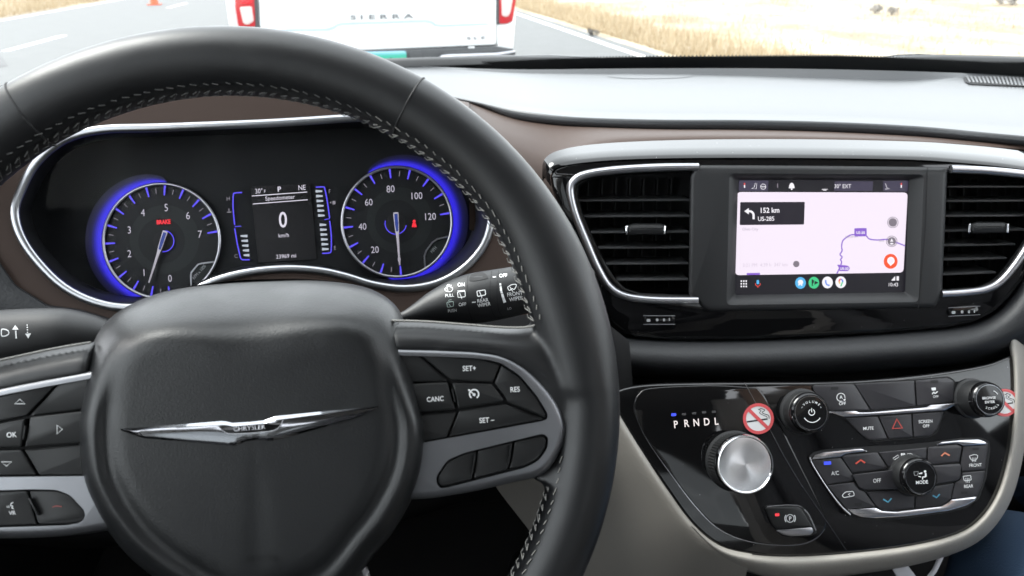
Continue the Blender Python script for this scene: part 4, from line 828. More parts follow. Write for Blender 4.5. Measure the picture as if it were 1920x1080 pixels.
text('lettering', [('FRONT', 965, 550.5, 7, 8, .9, .01), ('WIPER', 967.5, 559.5, 7, 10, .9, .01), ('MIST', 992, 538, 6.8, 9, .9, .015)], SKW, .0003, m_white, ws_)
flat('icon', ribbon(rnd([(894, 546), (909.5, 543.5), (910.5, 553), (895.5, 556)], 2), 1.7, True) + ribbon([(899, 547), (903, 556), (903.5, 559)], 1.5), SKW, .0003, m_white, ws_)
flat('icon', ribbon(rnd([(858, 548), (872, 546), (872.5, 556.5), (859, 558)], 2), 1.4, True) + ribbon([(862, 550), (865.5, 558), (866, 560.5)], 1.3) + ribbon([(858, 546), (872, 544.5)], 1.1), SKW, .0003, m_white, ws_)
flat('icon', ribbon(cr([(834, 543), (841, 537.5), (849, 541), (846, 547), (838, 547), (834, 543)], 3), 1.2) + ribbon(cr([(838, 537), (841, 534), (844, 536), (847, 535)], 3), 1.1) + ribbon([(838, 541), (841, 548)], 1.2), SKW, .0003, m_white, ws_)
flat('icon', ribbon(rnd([(838, 567), (850, 565), (850.5, 574), (839, 576)], 2), 1.2, True) + ribbon([(841, 569), (846, 575)], 1.1) + ribbon([(841, 564), (843, 562.5), (847, 562)], 1), SKW, .0003, M('green_grey_print', (.32, .40, .38), .5), ws_)
flat('icon', ribbon(cr([(951.5, 539), (959, 534), (968, 534), (964, 543), (960, 541), (955, 545), (951.5, 539)], 3), 1.5) + ribbon([(956, 538), (961.5, 547)], 1.3), SKW, .0003, m_white, ws_)
flat('position_mark', ribbon([(937.8, 531.5), (939.5, 545), (943, 557), (946.5, 567)], 3, w1=5.5) + ribbon([(924, 520), (930, 519.4)], 2) + ribbon([(885, 566.8), (892, 566.2)], 2) + [[(993.5, 543.5), (990.5, 549.5), (997.5, 549)]], SKW, .0003, m_white, ws_)
ts_, tsb, _rw = stalk('turn_signal_stalk', [(255, 628, 650), (225, 613, 658), (185, 594, 676), (150, 584, 687), (110, 578, 693), (40, 579, 697), (-40, 584, 702), (-130, 592, 706), (-190, 604, 700)], .47, 'black indicator stalk left of the steering column', -.02)
SKT = Sk(tsb)
flat('icon', ribbon(rnd([(3, 617.5), (10, 617.5), (17, 621), (17, 627), (10, 630.5), (3, 630.5)], 4), 1.8, True) + ribbon([(-10, 619), (0, 618.5)], 1.8) + ribbon([(-10, 624), (0, 624)], 1.8) + ribbon([(-10, 629), (0, 629.5)], 1.8), SKT, .0003, m_white, ts_)
flat('icon', ribbon([(30, 620), (31, 635)], 2.6) + [[(29, 610), (23.5, 618.5), (35, 618.2)]] + [circ(51.3+i*.25, 609.8+i*4.5, 1.2, 8) for i in range(4)] + [[(47.5, 625.8), (58.5, 625.2), (53.5, 635)]], SKT, .0003, m_white, ts_)

# ================================================================ STEERING WHEEL
whl = thing('steering_wheel', W0, 'black leather steering wheel with silver spoke trim and winged emblem', 'steering wheel')
ea, eb = W.hit(225, 804), W.hit(709, 762); ex = (eb-ea).normalized(); ey = W.n.cross(ex).normalized()
def wm(x, y, h=0.0): return W0 + ex*x + ey*y + W.n*h
HX = ((ea+eb)/2 - W0).dot(ex)                 # hub centre line
class Wp:                                     # plane of the wheel in its own turned frame, optionally mirrored left-right
    def __init__(s, mir=1): s.m = mir
    def hit(s, x, y, d=0.0):
        p = W.hit(x, y, d) - W0; lx, ly = p.dot(ex), p.dot(ey); return wm(lx if s.m > 0 else 2*HX-lx, ly, d)
WR, WL = Wp(1), Wp(-1)
def pix(P): q = P-CAM; return Vector((960+FPX*q.dot(RT)/q.dot(FW), 540-FPX*q.dot(UP)/q.dot(FW)))
def flip(P): return [pix(WL.hit(p[0], p[1], .011)) for p in P]      # left-hand outlines in the mirrored frame
RO, RIN = .190, .1555
seams = [math.atan2((W.hit(770, 195)-W0).dot(ey), (W.hit(770, 195)-W0).dot(ex)), math.atan2((W.hit(58, 212)-W0).dot(ey), (W.hit(58, 212)-W0).dot(ex)), R_(205), R_(335)]
angs = sorted(set([2*math.pi*i/180 for i in range(180)] + [(s+o/170.0) % (2*math.pi) for s in seams for o in (-.7, -.35, -.15, 0, .15, .35, .7)]))
def grip(a):                                  # wider at the thumb rests
    d = math.degrees(a) % 360; g = 0
    for c in (14, 166): g += math.exp(-((d-c)/17)**2)
    return g
rows_ = []
for a in angs:
    ri = RIN - .006*grip(a); dip = 0
    for s in seams[:2]:
        dd = abs((a-s+math.pi) % (2*math.pi)-math.pi)*170; dip = max(dip, .0011*max(0, 1-dd/.55))
    for s in seams[2:]:
        dd = abs((a-s+math.pi) % (2*math.pi)-math.pi)*170; dip = max(dip, .0009*max(0, 1-dd/.5))
    rc, hw = (RO+ri)/2, (RO-ri)/2 - dip; ht = .0165 + .001*grip(a) - dip
    rr_ = []
    for k in range(28):
        t = 2*math.pi*k/28; co, si = math.cos(t), math.sin(t)
        x = rc + hw*co; h = ht*si
        if co < -.86: x += .0016*(-co-.86)/.14            # stitched seam groove on the inside
        rr_.append(wm(x*math.cos(a), x*math.sin(a), h))
    rows_.append(rr_)
RIMROWS = rows_
# cross stitching round the inner edge
sv, sf = [], []
def thread(p, q, r=.00032, v=None, f=None):
    v = sv if v is None else v; f = sf if f is None else f
    t = (q-p).normalized(); u = W.n; b = t.cross(u).normalized(); u = b.cross(t); k = len(v)
    for c in (p, q): v.extend([c+b*r, c+u*r, c-b*r, c-u*r])
    f.extend([(k+i, k+(i+1) % 4, k+4+(i+1) % 4, k+4+i) for i in range(4)] + [(k, k+1, k+2, k+3), (k+4, k+5, k+6, k+7)])
def rimp(a, t, extra=.0004):
    ri = RIN - .006*grip(a); rc, hw, ht = (RO+ri)/2, (RO-ri)/2+extra, .0165+.001*grip(a)+extra
    x = rc + hw*math.cos(t); return wm(x*math.cos(a), x*math.sin(a), ht*math.sin(t))
NS = 190; st = 2*math.pi/NS
sv2, sf2 = [], []
for i in range(NS):
    a = i*st; d = math.degrees(a)
    if d < 13 or 167 < d < 193 or d > 347: continue
    v, f = (sv2, sf2) if 62 < d < 300 else (sv, sf); j = lambda: random.uniform(-.12, .12)*st
    t0, t1, t2 = R_(180-37+random.uniform(-1, 1)), R_(180-24), R_(180-9)
    thread(rimp(a+j(), t0), rimp(a+st*.5+j(), t0-R_(3)), .00028, v, f); thread(rimp(a+st*.1+j(), t1), rimp(a+st*.6, t1+R_(5)), .00028, v, f)
    thread(rimp(a+j(), t1), rimp(a+st*.5, t2), .00026, v, f); thread(rimp(a+st*.9+j(), t2-R_(2)), rimp(a+st*.5, t2), .00026, v, f)
s_ = mk('stitching', sv2, sf2, M('dark_thread', (0.10, 0.10, 0.098), .8, var=.3, vscale=300), whl, smooth=False); s_['kind'] = 'stuff'
s_ = mk('stitching', sv, sf, m_thread, whl, smooth=False); s_['kind'] = 'stuff'
# leather spoke arms, silver trims, buttons: right side as seen, left side mirrored
ARM_T = [(735, 600), (800, 602), (880, 608), (950, 613), (995, 611), (1012, 598), (1019, 575), (1040, 552), (1075, 540)]
ARM_B = [(735, 668), (800, 668), (880, 672), (940, 682), (985, 708), (1020, 745), (1045, 790), (1075, 800), (1100, 800)]
OUT = cr([(680, 650), (762, 653), (830, 655), (900, 659), (945, 668), (985, 690), (1020, 722), (1045, 755), (1059, 792), (1059, 818), (1048, 850), (1028, 880), (1003, 896)], 4) + cr([(960, 905), (900, 919), (850, 928), (810, 934), (780, 936)], 3) + [Vector((700, 938)), Vector((680, 800))]
HU = rnd([(703, 659), (830, 665), (900, 671), (940, 681), (975, 704), (1008, 744), (1027, 776), (1026, 786), (1015, 790), (900, 811), (800, 829), (708, 846)], 7, 4)
HL = rnd([(819, 908), (818, 893), (838, 863), (870, 849), (960, 827), (1018, 813), (1028, 820), (1027, 840), (1010, 864), (985, 877), (840, 914), (826, 916)], 10, 4)
UPB = [('blank', [(706, 661.5), (784, 664.5), (839, 714), (706, 720)]), ('set_plus', [(788, 665), (900, 672.5), (938, 683), (924, 717), (846, 713)]), ('resume', [(941, 684), (974, 706), (1007, 746), (1024, 777), (1022, 783), (951, 754), (948, 746), (927, 719)]),
       ('cancel', [(706, 723), (839, 716.5), (847, 745), (854, 767), (706, 782)]), ('cruise', [(848, 718), (922, 720), (944, 748), (943, 753), (859, 766)]), ('set_minus', [(861, 770), (946, 757), (1018, 786), (900, 808), (842, 818.5)]), ('blank', [(706, 785), (857, 771), (838, 819), (800, 827), (710, 843)])]
LOB = [[(821, 906), (820, 893), (840, 865), (870, 851), (893, 845), (885, 899), (840, 911), (828, 913)], [(896, 844), (962, 828.5), (952, 881), (888, 898)], [(965, 828), (1017, 815.5), (1025, 822), (1024, 839), (1008, 861), (984, 874), (955, 880)]]
rv_ = [p for r in RIMROWS for p in r]; nr = len(RIMROWS[0]); NR = len(RIMROWS)
rf_ = [(j*nr+i, j*nr+(i+1) % nr, ((j+1) % NR)*nr+(i+1) % nr, ((j+1) % NR)*nr+i) for j in range(NR) for i in range(nr)]
def solid(rows):                              # closed tube from open cross rows (front) plus a flat back
    n = len(rows); m = len(rows[0]); b = len(rv_); rv_.extend(p for r in rows for p in r)
    for j in range(n):
        for i in range(m-1): rf_.append((b+j*m+i, b+j*m+i+1, b+((j+1) % n)*m+i+1, b+((j+1) % n)*m+i))
    rf_.append(tuple(b+j*m for j in range(n))); rf_.append(tuple(b+j*m+m-1 for j in range(n)))
for pl in (WR, WL):
    def arow(k, d, pl=pl): return cr([pl.hit(a[0]+(b[0]-a[0])*k, a[1]+(b[1]-a[1])*k, d) for a, b in zip(ARM_T, ARM_B)], 4)
    solid([arow(-.02, -.006), arow(.04, -.002), arow(.18, .0045), arow(.42, .0095), arow(.70, .0120), arow(.92, .0105), arow(1.1, .004), arow(1.1, -.013), arow(.5, -.015), arow(.04, -.012)])
    wt = [(1040, 600), (1052, 700), (1058, 800), (1050, 860), (1015, 905)]; wb_ = [(1100, 600), (1120, 700), (1120, 800), (1105, 880), (1075, 935)]
    def wrow(k, d, pl=pl): return cr([pl.hit(a[0]+(b[0]-a[0])*k, a[1]+(b[1]-a[1])*k, d) for a, b in zip(wt, wb_)], 4)
    solid([wrow(-.35, .004), wrow(0, .0075), wrow(.5, .011), wrow(1, .010), wrow(1, -.010), wrow(-.35, -.012)])
rim = mk('rim', rv_, rf_, m_rim, whl, sharp=179)
rmd = rim.modifiers.new('blend', 'REMESH'); rmd.mode = 'VOXEL'; rmd.voxel_size = .0016; rmd.use_smooth_shade = True
smd = rim.modifiers.new('relax', 'SMOOTH'); smd.factor = .5; smd.iterations = 12
for s_a in seams[:2]:                         # sewn joints across the rim
    tube('seam', [rimp(s_a, R_(t), -.0002) for t in range(-20, 200, 8)], .00055, m_dark, whl, n=6)
HLL = rnd(flip([(-85, 930), (-60, 921), (60, 917), (108, 918), (134, 928), (160, 956), (163, 968), (154, 980), (125, 985), (0, 989), (-70, 994), (-88, 975)]), 8, 4)
LOBL = [flip([(-80, 932), (-58, 923.5), (50, 919.5), (66, 978), (70, 984), (0, 986.5), (-68, 991), (-83, 974)]), flip([(53, 919.5), (107, 920.5), (132, 930), (157, 957), (160, 968), (152, 978), (124, 982.5), (74, 984), (68, 978)])]
for sd, pl in ((1, WR), (-1, WL)):
    tr_ = plate('silver_trim', OUT, pl, -.010, .0125, m_satin2, whl, bev=.0035, nb=4, holes=[HU, HL if sd > 0 else HLL], hd=.004)
    plate('button_tray', rnd([(704, 655), (900, 665), (980, 700), (1035, 790), (1035, 840), (1000, 875), (840, 920), (704, 925)], 8), pl, -.012, .0065, m_dark, whl)
    for nm, o in UPB: plate('button', rnd(o, 2.5, 3), pl, .004, .0108 if nm not in ('cancel', 'cruise') else .0116, m_btn, whl, bev=.0009)
    for o in (LOB if sd > 0 else LOBL): plate('button', rnd(o, 5, 3), pl, .004, .0104, m_btn, whl, bev=.0009)
    for o in ([(846, 730), (849, 730), (855, 754), (852, 755)], [(890, 850), (893, 850), (887, 888), (884, 888)], [(957, 836), (960, 836), (955, 869), (952, 869)])[:3 if sd > 0 else 1] + (() if sd > 0 else (flip([(55, 934), (58, 934), (75, 966), (72, 966)]),)): plate('button_ridge', rnd(o, 1.2), pl, .004, .0128, m_btn, whl, bev=.0006)
    v2, f2 = [], []; line = cr([pl.hit(a[0], a[1]+1, .002) for a in ARM_T[:7]], 14)
    for i in range(0, len(line)-2, 2):
        u_ = W.n*.0011
        thread(line[i]+u_, line[i+2]+u_*1.5, .0006, v2, f2); thread(line[i]+u_*2, line[i+1]-u_*.5, .00045, v2, f2)
    z_ = mk('stitching', v2, f2, m_thread, whl, smooth=False); z_['kind'] = 'stuff'
for s, x, y, h, r in (('SET+', 880, 690.5, 9.5, 2), ('RES', 965.5, 730, 9.5, 4), ('CANC', 816, 748, 9, 4), ('SET –', 912.5, 787.5, 9.5, 4)): text('lettering', [(s, x, y, h, r, .88, .015)], WR, .0120 if s == 'CANC' else .0112, m_white, whl)
text('lettering', [('OK', 21.5, 815, 9.5, 4, .95, .01)], WR, .0120, m_white, whl); text('lettering', [('VR', 23, 961.5, 7.5, 6, .95, .01)], WR, .0108, m_white, whl)
flat('icon', ribbon(circ(889, 739, 8.5, 26, None, -55, 235), 2.6) + [circ(889, 740, 2.8, 12), circ(879.5, 731.5, 2.0, 8)] + ribbon([(880, 732), (889, 740)], 1.9), WR, .0120, m_white, whl)
flat('icon', ribbon([(27.5, 757), (37, 748.5), (47, 757)], 1.5, True), WR, .0112, m_white, whl); flat('icon', ribbon([(107, 797), (107, 813.5), (117, 805)], 1.5, True), WR, .0120, m_white, whl); flat('icon', ribbon([(2.5, 866), (22, 866), (12, 874)], 1.5, True), WR, .0112, m_white, whl)
flat('icon', ribbon(cr([(25, 942), (21, 944), (20, 948), (24, 949), (22, 952), (26, 954)], 3), 1.6) + ribbon([(16, 948), (17, 952)], 1.2) + ribbon([(13, 949), (14, 952)], 1.2), WR, .0108, m_white, whl)
flat('icon', ribbon(cr([(98, 951), (104, 949), (110, 949), (116, 950)], 3), 2.2), WR, .0108, m_redbtn, whl)
# airbag hub
HUB = cr([(147, 840), (148, 775), (158, 700), (176, 640), (205, 598), (255, 566), (330, 541), (430, 527), (520, 523), (600, 525), (680, 537), (728, 560), (754, 592), (768, 645), (784, 730), (797, 800), (795, 860), (784, 907), (764, 952), (735, 1000), (700, 1042), (668, 1085), (630, 1125), (580, 1150), (480, 1160), (400, 1150), (335, 1115), (285, 1080), (238, 1040), (200, 992), (180, 960), (156, 905)], 4, True)
hc = Vector((470, 800)); hv, hf = [], []; N = len(HUB)
SS = [1.0, .992, .975, .95, .92, .89, .86, .83, .80, .76, .71, .65, .58, .5, .4, .3, .2, .1]
for s in SS:
    for p in HUB:
        d = p-hc; ang = math.degrees(math.atan2(-d.y, d.x)); up = max(0, math.sin(R_(ang)))
        w = .11 + .41*up**1.6 + .05*max(0, -math.sin(R_(ang)))**2
        e_ = max(0, (s-(1-w))/w); dep = .007 + .045*up**1.3
        h = .0215 - dep*e_**2.2 - (.010*max(0, (s-.975)/.025)**2)
        side = (1-up**.8)*(1 if ang > -70 or ang < -110 else max(0, abs(ang+90)/20))
        h += .0006*math.exp(-((s-.92)/.03)**2)*side - .0020*math.exp(-((s-.835)/.04)**2)*side
        q = hc + d*s
        h += -.0004*math.exp(-((q.x-483)/18)**2)*(1 if q.y > 860 else 0)*min(1, max(0, (q.y-860)/60))
        hv.append(WR.hit(q.x, q.y, h))
for j in range(len(SS)-1):
    for i in range(N): hf.append((j*N+i, j*N+(i+1) % N, (j+1)*N+(i+1) % N, (j+1)*N+i))
hv.append(WR.hit(hc.x, hc.y, .0215)); k = len(hv)-1
for i in range(N): hf.append(((len(SS)-1)*N+i, (len(SS)-1)*N+(i+1) % N, k))
k0 = len(hv); hv += [WR.hit(p.x, p.y, -.03) for p in HUB]
for i in range(N): hf.append((k0+i, k0+(i+1) % N, (i+1) % N, i))
hub = mk('airbag_cover', hv, hf, m_hub, whl, sharp=80)
SKH = Sk(hub); m_emb = M('embossed_vinyl', (0.006, 0.0065, 0.007), 0.3)
text('embossed_lettering', [('AIRBAG', 494, 1046, 11, 4, 1.25, 0.01)], SKH, .0003, m_emb, hub)
flat('embossed_lettering', ribbon(cr([(478, 1068), (490, 1072), (505, 1072), (518, 1065)], 4), 2.5), SKH, .0003, m_emb, hub)
# winged emblem
class Off:
    def __init__(s, sk, base): s.s, s.b = sk, base
    def hit(s, x, y, d=0.0): return s.s.hit(x, y, s.b + d)
EMT = [(225, 804), (300, 798.5), (360, 794), (415, 789.5), (424, 790), (436, 793), (470, 791), (497, 788), (508, 784), (519, 780), (600, 772), (660, 766), (709, 761.5)]
EMB = [(228, 808), (268, 822.5), (345, 829), (415, 836), (430, 837.5), (445, 836), (460, 829), (481, 826), (500, 828), (512, 828), (600, 804), (664, 786), (705, 767)]
def lin(P, n=5): return [Vector(P[i]).lerp(Vector(P[i+1]), k/n) for i in range(len(P)-1) for k in range(n)] + [Vector(P[-1])]
def erow(k, d): return [WR.hit(a.x+(b.x-a.x)*k, a.y+(b.y-a.y)*k, .0213+d) for a, b in zip(lin(EMT), lin(EMB))]
m_emblem = M('emblem_chrome', (0.34, 0.35, 0.37), 0.08, metal=1.0)
emb = loft('winged_emblem', [erow(0, -.003), erow(.0, .0008), erow(.15, .0020), erow(.16, .0013), erow(.35, .0017), erow(.6, .0019), erow(.85, .0016), erow(.96, .0008), erow(1, -.003)], m_emblem, hub, sharp=22)
SKE = Sk(emb)
for fx in ((330, 802, 405, 797.5), (322, 808, 400, 806), (545, 787, 640, 778), (540, 795, 630, 786)): flat('feather_line', ribbon([fx[:2], fx[2:]], .9), SKE, .0002, m_dark, emb)
flat('badge_field', [cr([(410, 799), (440, 800), (500, 795), (531, 789), (522, 801), (505, 808), (460, 812), (430, 812), (418, 806)], 3, True)], SKE, .0004, m_piano2, emb)
text('lettering', [('CHRYSLER', 468, 802.5, 7.4, 4.5, 1.22, 0.01)], SKE, .0009, m_satin, emb)
flat('badge_edge', ribbon(cr([(409, 799), (418, 807), (430, 812.5), (460, 812.5), (505, 808.5), (523, 801.5), (531, 788)], 4), 1.4), SKE, .0008, m_satin, emb)
plate('lower_spoke_trim', rnd([(688, 1060), (676, 1072), (655, 1100), (675, 1130), (700, 1100)], 4), WR, -.02, -.006, m_satin, whl, bev=.003)

# ================================================================ CENTRE CONSOLE
con = thing('center_console', C.hit(1540, 1075, -.10) + Vector((0, 0, -.25)), 'beige padded centre console around the glossy control panel', 'console')
PANEL = cr([(1150, 735), (1200, 721), (1300, 717), (1420, 716), (1560, 715), (1680, 707), (1780, 695), (1850, 682), (1885, 669), (1897, 668), (1901, 690), (1902, 740), (1899, 800), (1890, 862), (1871, 925), (1840, 972), (1795, 1002), (1710, 1024), (1590, 1039), (1490, 1045), (1410, 1041), (1350, 1026), (1298, 985), (1246, 915), (1203, 850), (1166, 790), (1148, 757)], 4, True)
side = [(1148, 757), (1166, 790), (1203, 850), (1246, 915), (1298, 985), (1350, 1026), (1410, 1041)]
sdn = [(890, 790), (910, 850), (925, 905), (1000, 1005), (1080, 1120), (1190, 1220), (1330, 1300)]
def sr(k, d, dz=0): return cr([C.hit(a[0]+(b[0]-a[0])*k, a[1]+(b[1]-a[1])*k, d)+Vector((0, 0, dz)) for a, b in zip(side, sdn)], 5)
loft('side_skirt', across([sr(-.02, .0), sr(.0, .005), sr(.03, .0055), sr(.09, -.001), sr(.22, -.022), sr(.45, -.06), sr(.75, -.11), sr(1.0, -.16)]), m_beige, con, sharp=80)
lip_o = [(1298, 985), (1350, 1026), (1410, 1041), (1490, 1045), (1590, 1039), (1710, 1024), (1795, 1002), (1840, 972), (1871, 925), (1890, 862), (1899, 800), (1902, 740), (1901, 690), (1897, 660), (1890, 620)]
nrm2 = []
LP = cr(lip_o, 5)
for i, p in enumerate(LP):
    t = (LP[min(i+1, len(LP)-1)]-LP[max(i-1, 0)]).normalized(); nrm2.append(Vector((-t.y, t.x)))
wid = [max(16, 42-(p.x-1450)*.03 if p.x < 1700 else 34-(p.x-1700)*.045)*min(1, .1+i/16) for i, p in enumerate(LP)]
def lr(k, d): return [C.hit(p.x+n.x*w*k, p.y+n.y*w*k, d) for p, n, w in zip(LP, nrm2, wid)]
loft('padded_lip', across([lr(-.12, -.002), lr(0, .004), lr(.2, .0075), lr(.5, .006), lr(.8, -.001), lr(1.0, -.012), lr(1.05, -.05), lr(.9, -.12)]), m_beige, con, sharp=80)
# storage well under the lip with sockets
mk('well_back', [C.hit(1250, 1040, -.07), C.hit(1790, 1010, -.07), C.hit(1720, 1250, -.12), C.hit(1250, 1300, -.12)], [(0, 1, 2, 3)], m_dark, con, smooth=False)
for x in (1486, 1522, 1556): plate('socket', rnd([(x-14, 1066), (x+12, 1062), (x+14, 1094), (x-12, 1098)], 3), C, -.068, -.055, m_plast, con, bev=.002)
box('tunnel', (.12, .05, ZF), (.50, .78, ZF+.22), m_plast, con, .03, 3)
m_plug = M('white_plastic', (0.62, 0.62, 0.66), 0.4); usb = thing('usb_plug', C.hit(1690, 1075, -.03), 'white usb plug and cable under the beige console lip', 'usb plug')
plate('plug', rnd([(1672, 1066), (1702, 1060), (1740, 1110), (1702, 1120)], 4), C, -.045, -.028, m_plug, usb, bev=.002)
tube('cable', [C.hit(x, y, d) for x, y, d in ((1715, 1100, -.04), (1735, 1092, -.032), (1752, 1070, -.03), (1764, 1045, -.035), (1772, 1020, -.05))], .0022, m_plug, usb, n=8)

pan = thing('control_panel', C.hit(1540, 1040, -.01), 'glossy black panel with gear dial, audio and climate controls', 'control panel')
plate('panel_face', PANEL, C, -.02, .004, m_piano, pan, bev=.0035, nb=4)
SHF = cr([(1222, 727), (1198, 738), (1189, 757), (1193, 782), (1215, 828), (1255, 885), (1300, 945), (1345, 990), (1395, 1013), (1450, 1022), (1500, 1021), (1530, 1010), (1547, 990), (1545, 962), (1500, 870), (1452, 775), (1425, 732), (1405, 726), (1330, 722)], 4, True)
sp_ = plate('shifter_plate', SHF, C, .003, .0052, m_piano, pan, bev=.0012, nb=3)
flat('edge_highlight', ribbon(cr([(1222, 727), (1198, 738), (1189, 757), (1193, 782), (1215, 828), (1255, 885), (1300, 945), (1345, 990), (1395, 1013), (1450, 1022), (1500, 1021), (1530, 1010), (1547, 992)], 5), 1.6), C, .0048, m_chrome_d := M('dark_chrome', (0.30, 0.31, 0.33), 0.15, metal=1.0), pan)  # metal ribbon drawn in for the silver highlight along the plate edge
mk('panel_joint', [C.hit(x+o, y, .0056) for x, y in ((1396, 717), (1432, 783), (1470, 855), (1500, 905), (1592, 1038)) for o in (-.7, .7)], [(2*i, 2*i+1, 2*i+3, 2*i+2) for i in range(4)], m_chrome_d, pan, smooth=False)
text('lettering', [(c, x, y, 13.5, 5, .82, .012) for c, x, y in (('P', 1267, 795.5), ('R', 1287, 793.5), ('N', 1305.5, 792), ('D', 1325, 790.5), ('L', 1343, 789.5))], C, .0056, e_prn, sp_)
flat('gear_lamp', [rnd([(1258.5, 775), (1268, 774.6), (1268, 780), (1258.5, 780.4)], 2)], C, .0056, e_led, sp_)
for x, y in ((1282.5, 776.5), (1301.5, 774.8), (1320, 773), (1338.5, 772)): flat('gear_lamp', [rnd([(x-4, y-2), (x+4, y-2.4), (x+4, y+2), (x-4, y+2.4)], 1.5)], C, .0056, M('dim_lamp', (.05, .05, .052), .4), sp_)
def knob(name, x, y, h, prof, mat, par, **k):
    c = C.hit(x, y, .004+h) - C.n*h; return c, lathe(name, c, C.n, C.r, prof, mat, par, **k)
pxm = (C.hit(1541, 870, .02)-C.hit(1540, 870, .02)).length
# gear dial
gh_ = .026; gr = 52*pxm
gc, gk = knob('gear_dial', 1398, 871, gh_, [(gr*1.06, 0), (gr*1.06, .002), (gr*1.0, .003), (gr*.99, .012), (gr*.985, .019), (gr*.94, .0195)], m_plast, pan, seg=120, knurl=.0011, kz=(.0025, .0192))
lathe('chrome_rim', gc, C.n, C.r, [(gr*.95, .0185), (gr*1.0, .019), (gr*1.01, .0215), (gr*1.0, .0245), (gr*.965, gh_+.0004), (gr*.93, gh_+.0004), (gr*.90, gh_-.0006)], m_chrome, gk, seg=80)
lathe('spun_cap', gc, C.n, C.r, [(gr*.905, gh_-.0006), (gr*.88, gh_-.0005), (gr*.5, gh_-.0003), (gr*.02, gh_-.0002), (0, gh_-.0002)], m_brush, gk, seg=96)
# volume, browse, mode knobs
def smallknob(name, x, y, R, h, lab, arcs=None):
    c, k = knob(name, x, y, h, [(R*1.22, 0), (R*1.22, .002), (R*1.10, .003), (R*1.08, h*.72), (R*1.03, h*.78)], m_plast, pan, seg=72, knurl=.0004, kz=(.004, h*.70))
    lathe('gloss_rim', c, C.n, C.r, [(R*1.06, h*.70), (R*1.06, h*.84), (R*1.0, h*.96), (R*.93, h), (R*.88, h-.0004)], m_piano2, k, seg=56)
    lathe('accent_ring', c, C.n, C.r, [(R*.885, h-.0004), (R*.88, h+.0002), (R*.845, h+.0002), (R*.84, h-.0006)], m_chrome_d, k, seg=56)
    lathe('face', c, C.n, C.r, [(R*.845, h-.0004), (R*.5, h-.0003), (0, h-.0003)], m_piano2, k, seg=48)
    return k, Pl(c + C.n*h, 28, 4.0)
kv, pv = smallknob('volume_knob', 1521, 774, 35*pxm, .018, '')
for i, ch in enumerate('–VOLUME–'):
    a = 90 - (i-3.5)*17; q = P_(1521.5, 774, 21, a); text('lettering', [(ch, q.x, q.y, 4.2, a-90, .95, .015)], pv, .0003, m_white, kv)
flat('power_icon', ribbon(circ(1522, 773, 5.6, 22, None, 118, 422), 1.5) + ribbon([(1521.8, 765), (1522, 773)], 1.5), pv, .0003, m_white, kv); flat('arc_mark', ribbon(circ(1523, 772, 18, 20, 20, 215, 325), 1.5), pv, .0003, m_white, kv)
kb, pb = smallknob('browse_knob', 1856, 749, 31*pxm, .024, '')
text('lettering', [('BROWSE', 1854.5, 746, 4.8, 3, .92, .01), ('ENTER', 1856, 753.5, 4.8, 3, .92, .01)], pb, .0003, m_white, kb); flat('arc_mark', ribbon(circ(1857, 749, 17, 12, None, 35, 70), 1.2), pb, .0003, m_white, kb)
for i, ch in enumerate('SCROLL'):
    a = 270 + (i-2.5)*16 + 15; q = P_(1857, 749, 17, a); text('lettering', [(ch, q.x, q.y, 4.0, a+90, .95, .01)], pb, .0003, m_white, kb)
km, pm = smallknob('mode_knob', 1726, 895, 33*pxm, .018, '')
text('lettering', [('MODE', 1728.5, 904, 6.2, 4, .92, .015)], pm, .0003, m_white, km)
flat('mode_icon', [circ(1734.5, 884, 2.4, 12)] + ribbon([(1735.5, 887), (1736, 894)], 3.2) + ribbon([(1735.5, 894), (1730, 894.5), (1730, 899)], 2.4) + [[(1722.5, 887.5), (1729.5, 885.5), (1729, 888.5), (1723, 889)]] + ribbon([(1722, 893), (1727, 894.5)], 1.6), pm, .0003, m_white, km)
flat('mode_icon', ribbon([(1713, 885), (1722, 884), (1720, 891), (1715, 891.5)], 1.0, True), pm, .0003, m_grey, km)
# buttons of the audio row and climate cluster
def btn(o, lift=.0062, mat=None, bev=.0007, par=pan, r=2.5): return plate('button', rnd(o, r, 3), C, .003, lift, mat or m_btn2, par, bev=bev)
flat('button_recess', [rnd([(1522, 724), (1527, 719.5), (1600, 717.5), (1716, 711), (1778, 705.5), (1791, 713), (1791, 756), (1771, 773), (1758, 812), (1742, 820), (1640, 829), (1626, 826), (1582, 786), (1555, 772), (1544, 758)], 4)], C, .0046, m_dark, pan)
b_auto = btn([(1524, 725), (1527.5, 722), (1600, 720), (1609, 732), (1631, 769), (1557, 770), (1546, 757), (1525.5, 732)])
b_blank = btn([(1602.5, 720), (1714, 713.7), (1717, 761), (1634, 768.5)]); b_esc = btn([(1717, 713.5), (1776, 708), (1788, 715), (1788, 752), (1719.5, 761)])
m_silv = M('bright_silver', (0.66, 0.66, 0.69), 0.22, metal=1.0)
plate('silver_strip', rnd([(1553, 772.5), (1604, 770), (1612, 773), (1632, 772.5), (1720, 765), (1735, 763.5), (1744, 759), (1797, 755), (1791, 759.5), (1772, 769.5), (1680, 776), (1583, 782), (1572, 779)], 2), C, .003, .0075, m_silv, pan, bev=.0012)
b_mute = btn([(1586, 784.5), (1645.5, 781), (1664, 823), (1640, 826), (1628, 824), (1615, 815)]); b_haz = btn([(1648, 781), (1708.5, 776.5), (1711.5, 819), (1667, 823)]); b_so = btn([(1711, 776.3), (1769.5, 772), (1764, 790), (1755, 808), (1742, 817), (1714, 819.5)])
LB = .0064
def lt(items, par, mat=m_white): return text('lettering', items, C, LB+.0001, mat, par)
def ic(polys, par, mat=m_white): return flat('icon', polys, C, LB+.0001, mat, par)
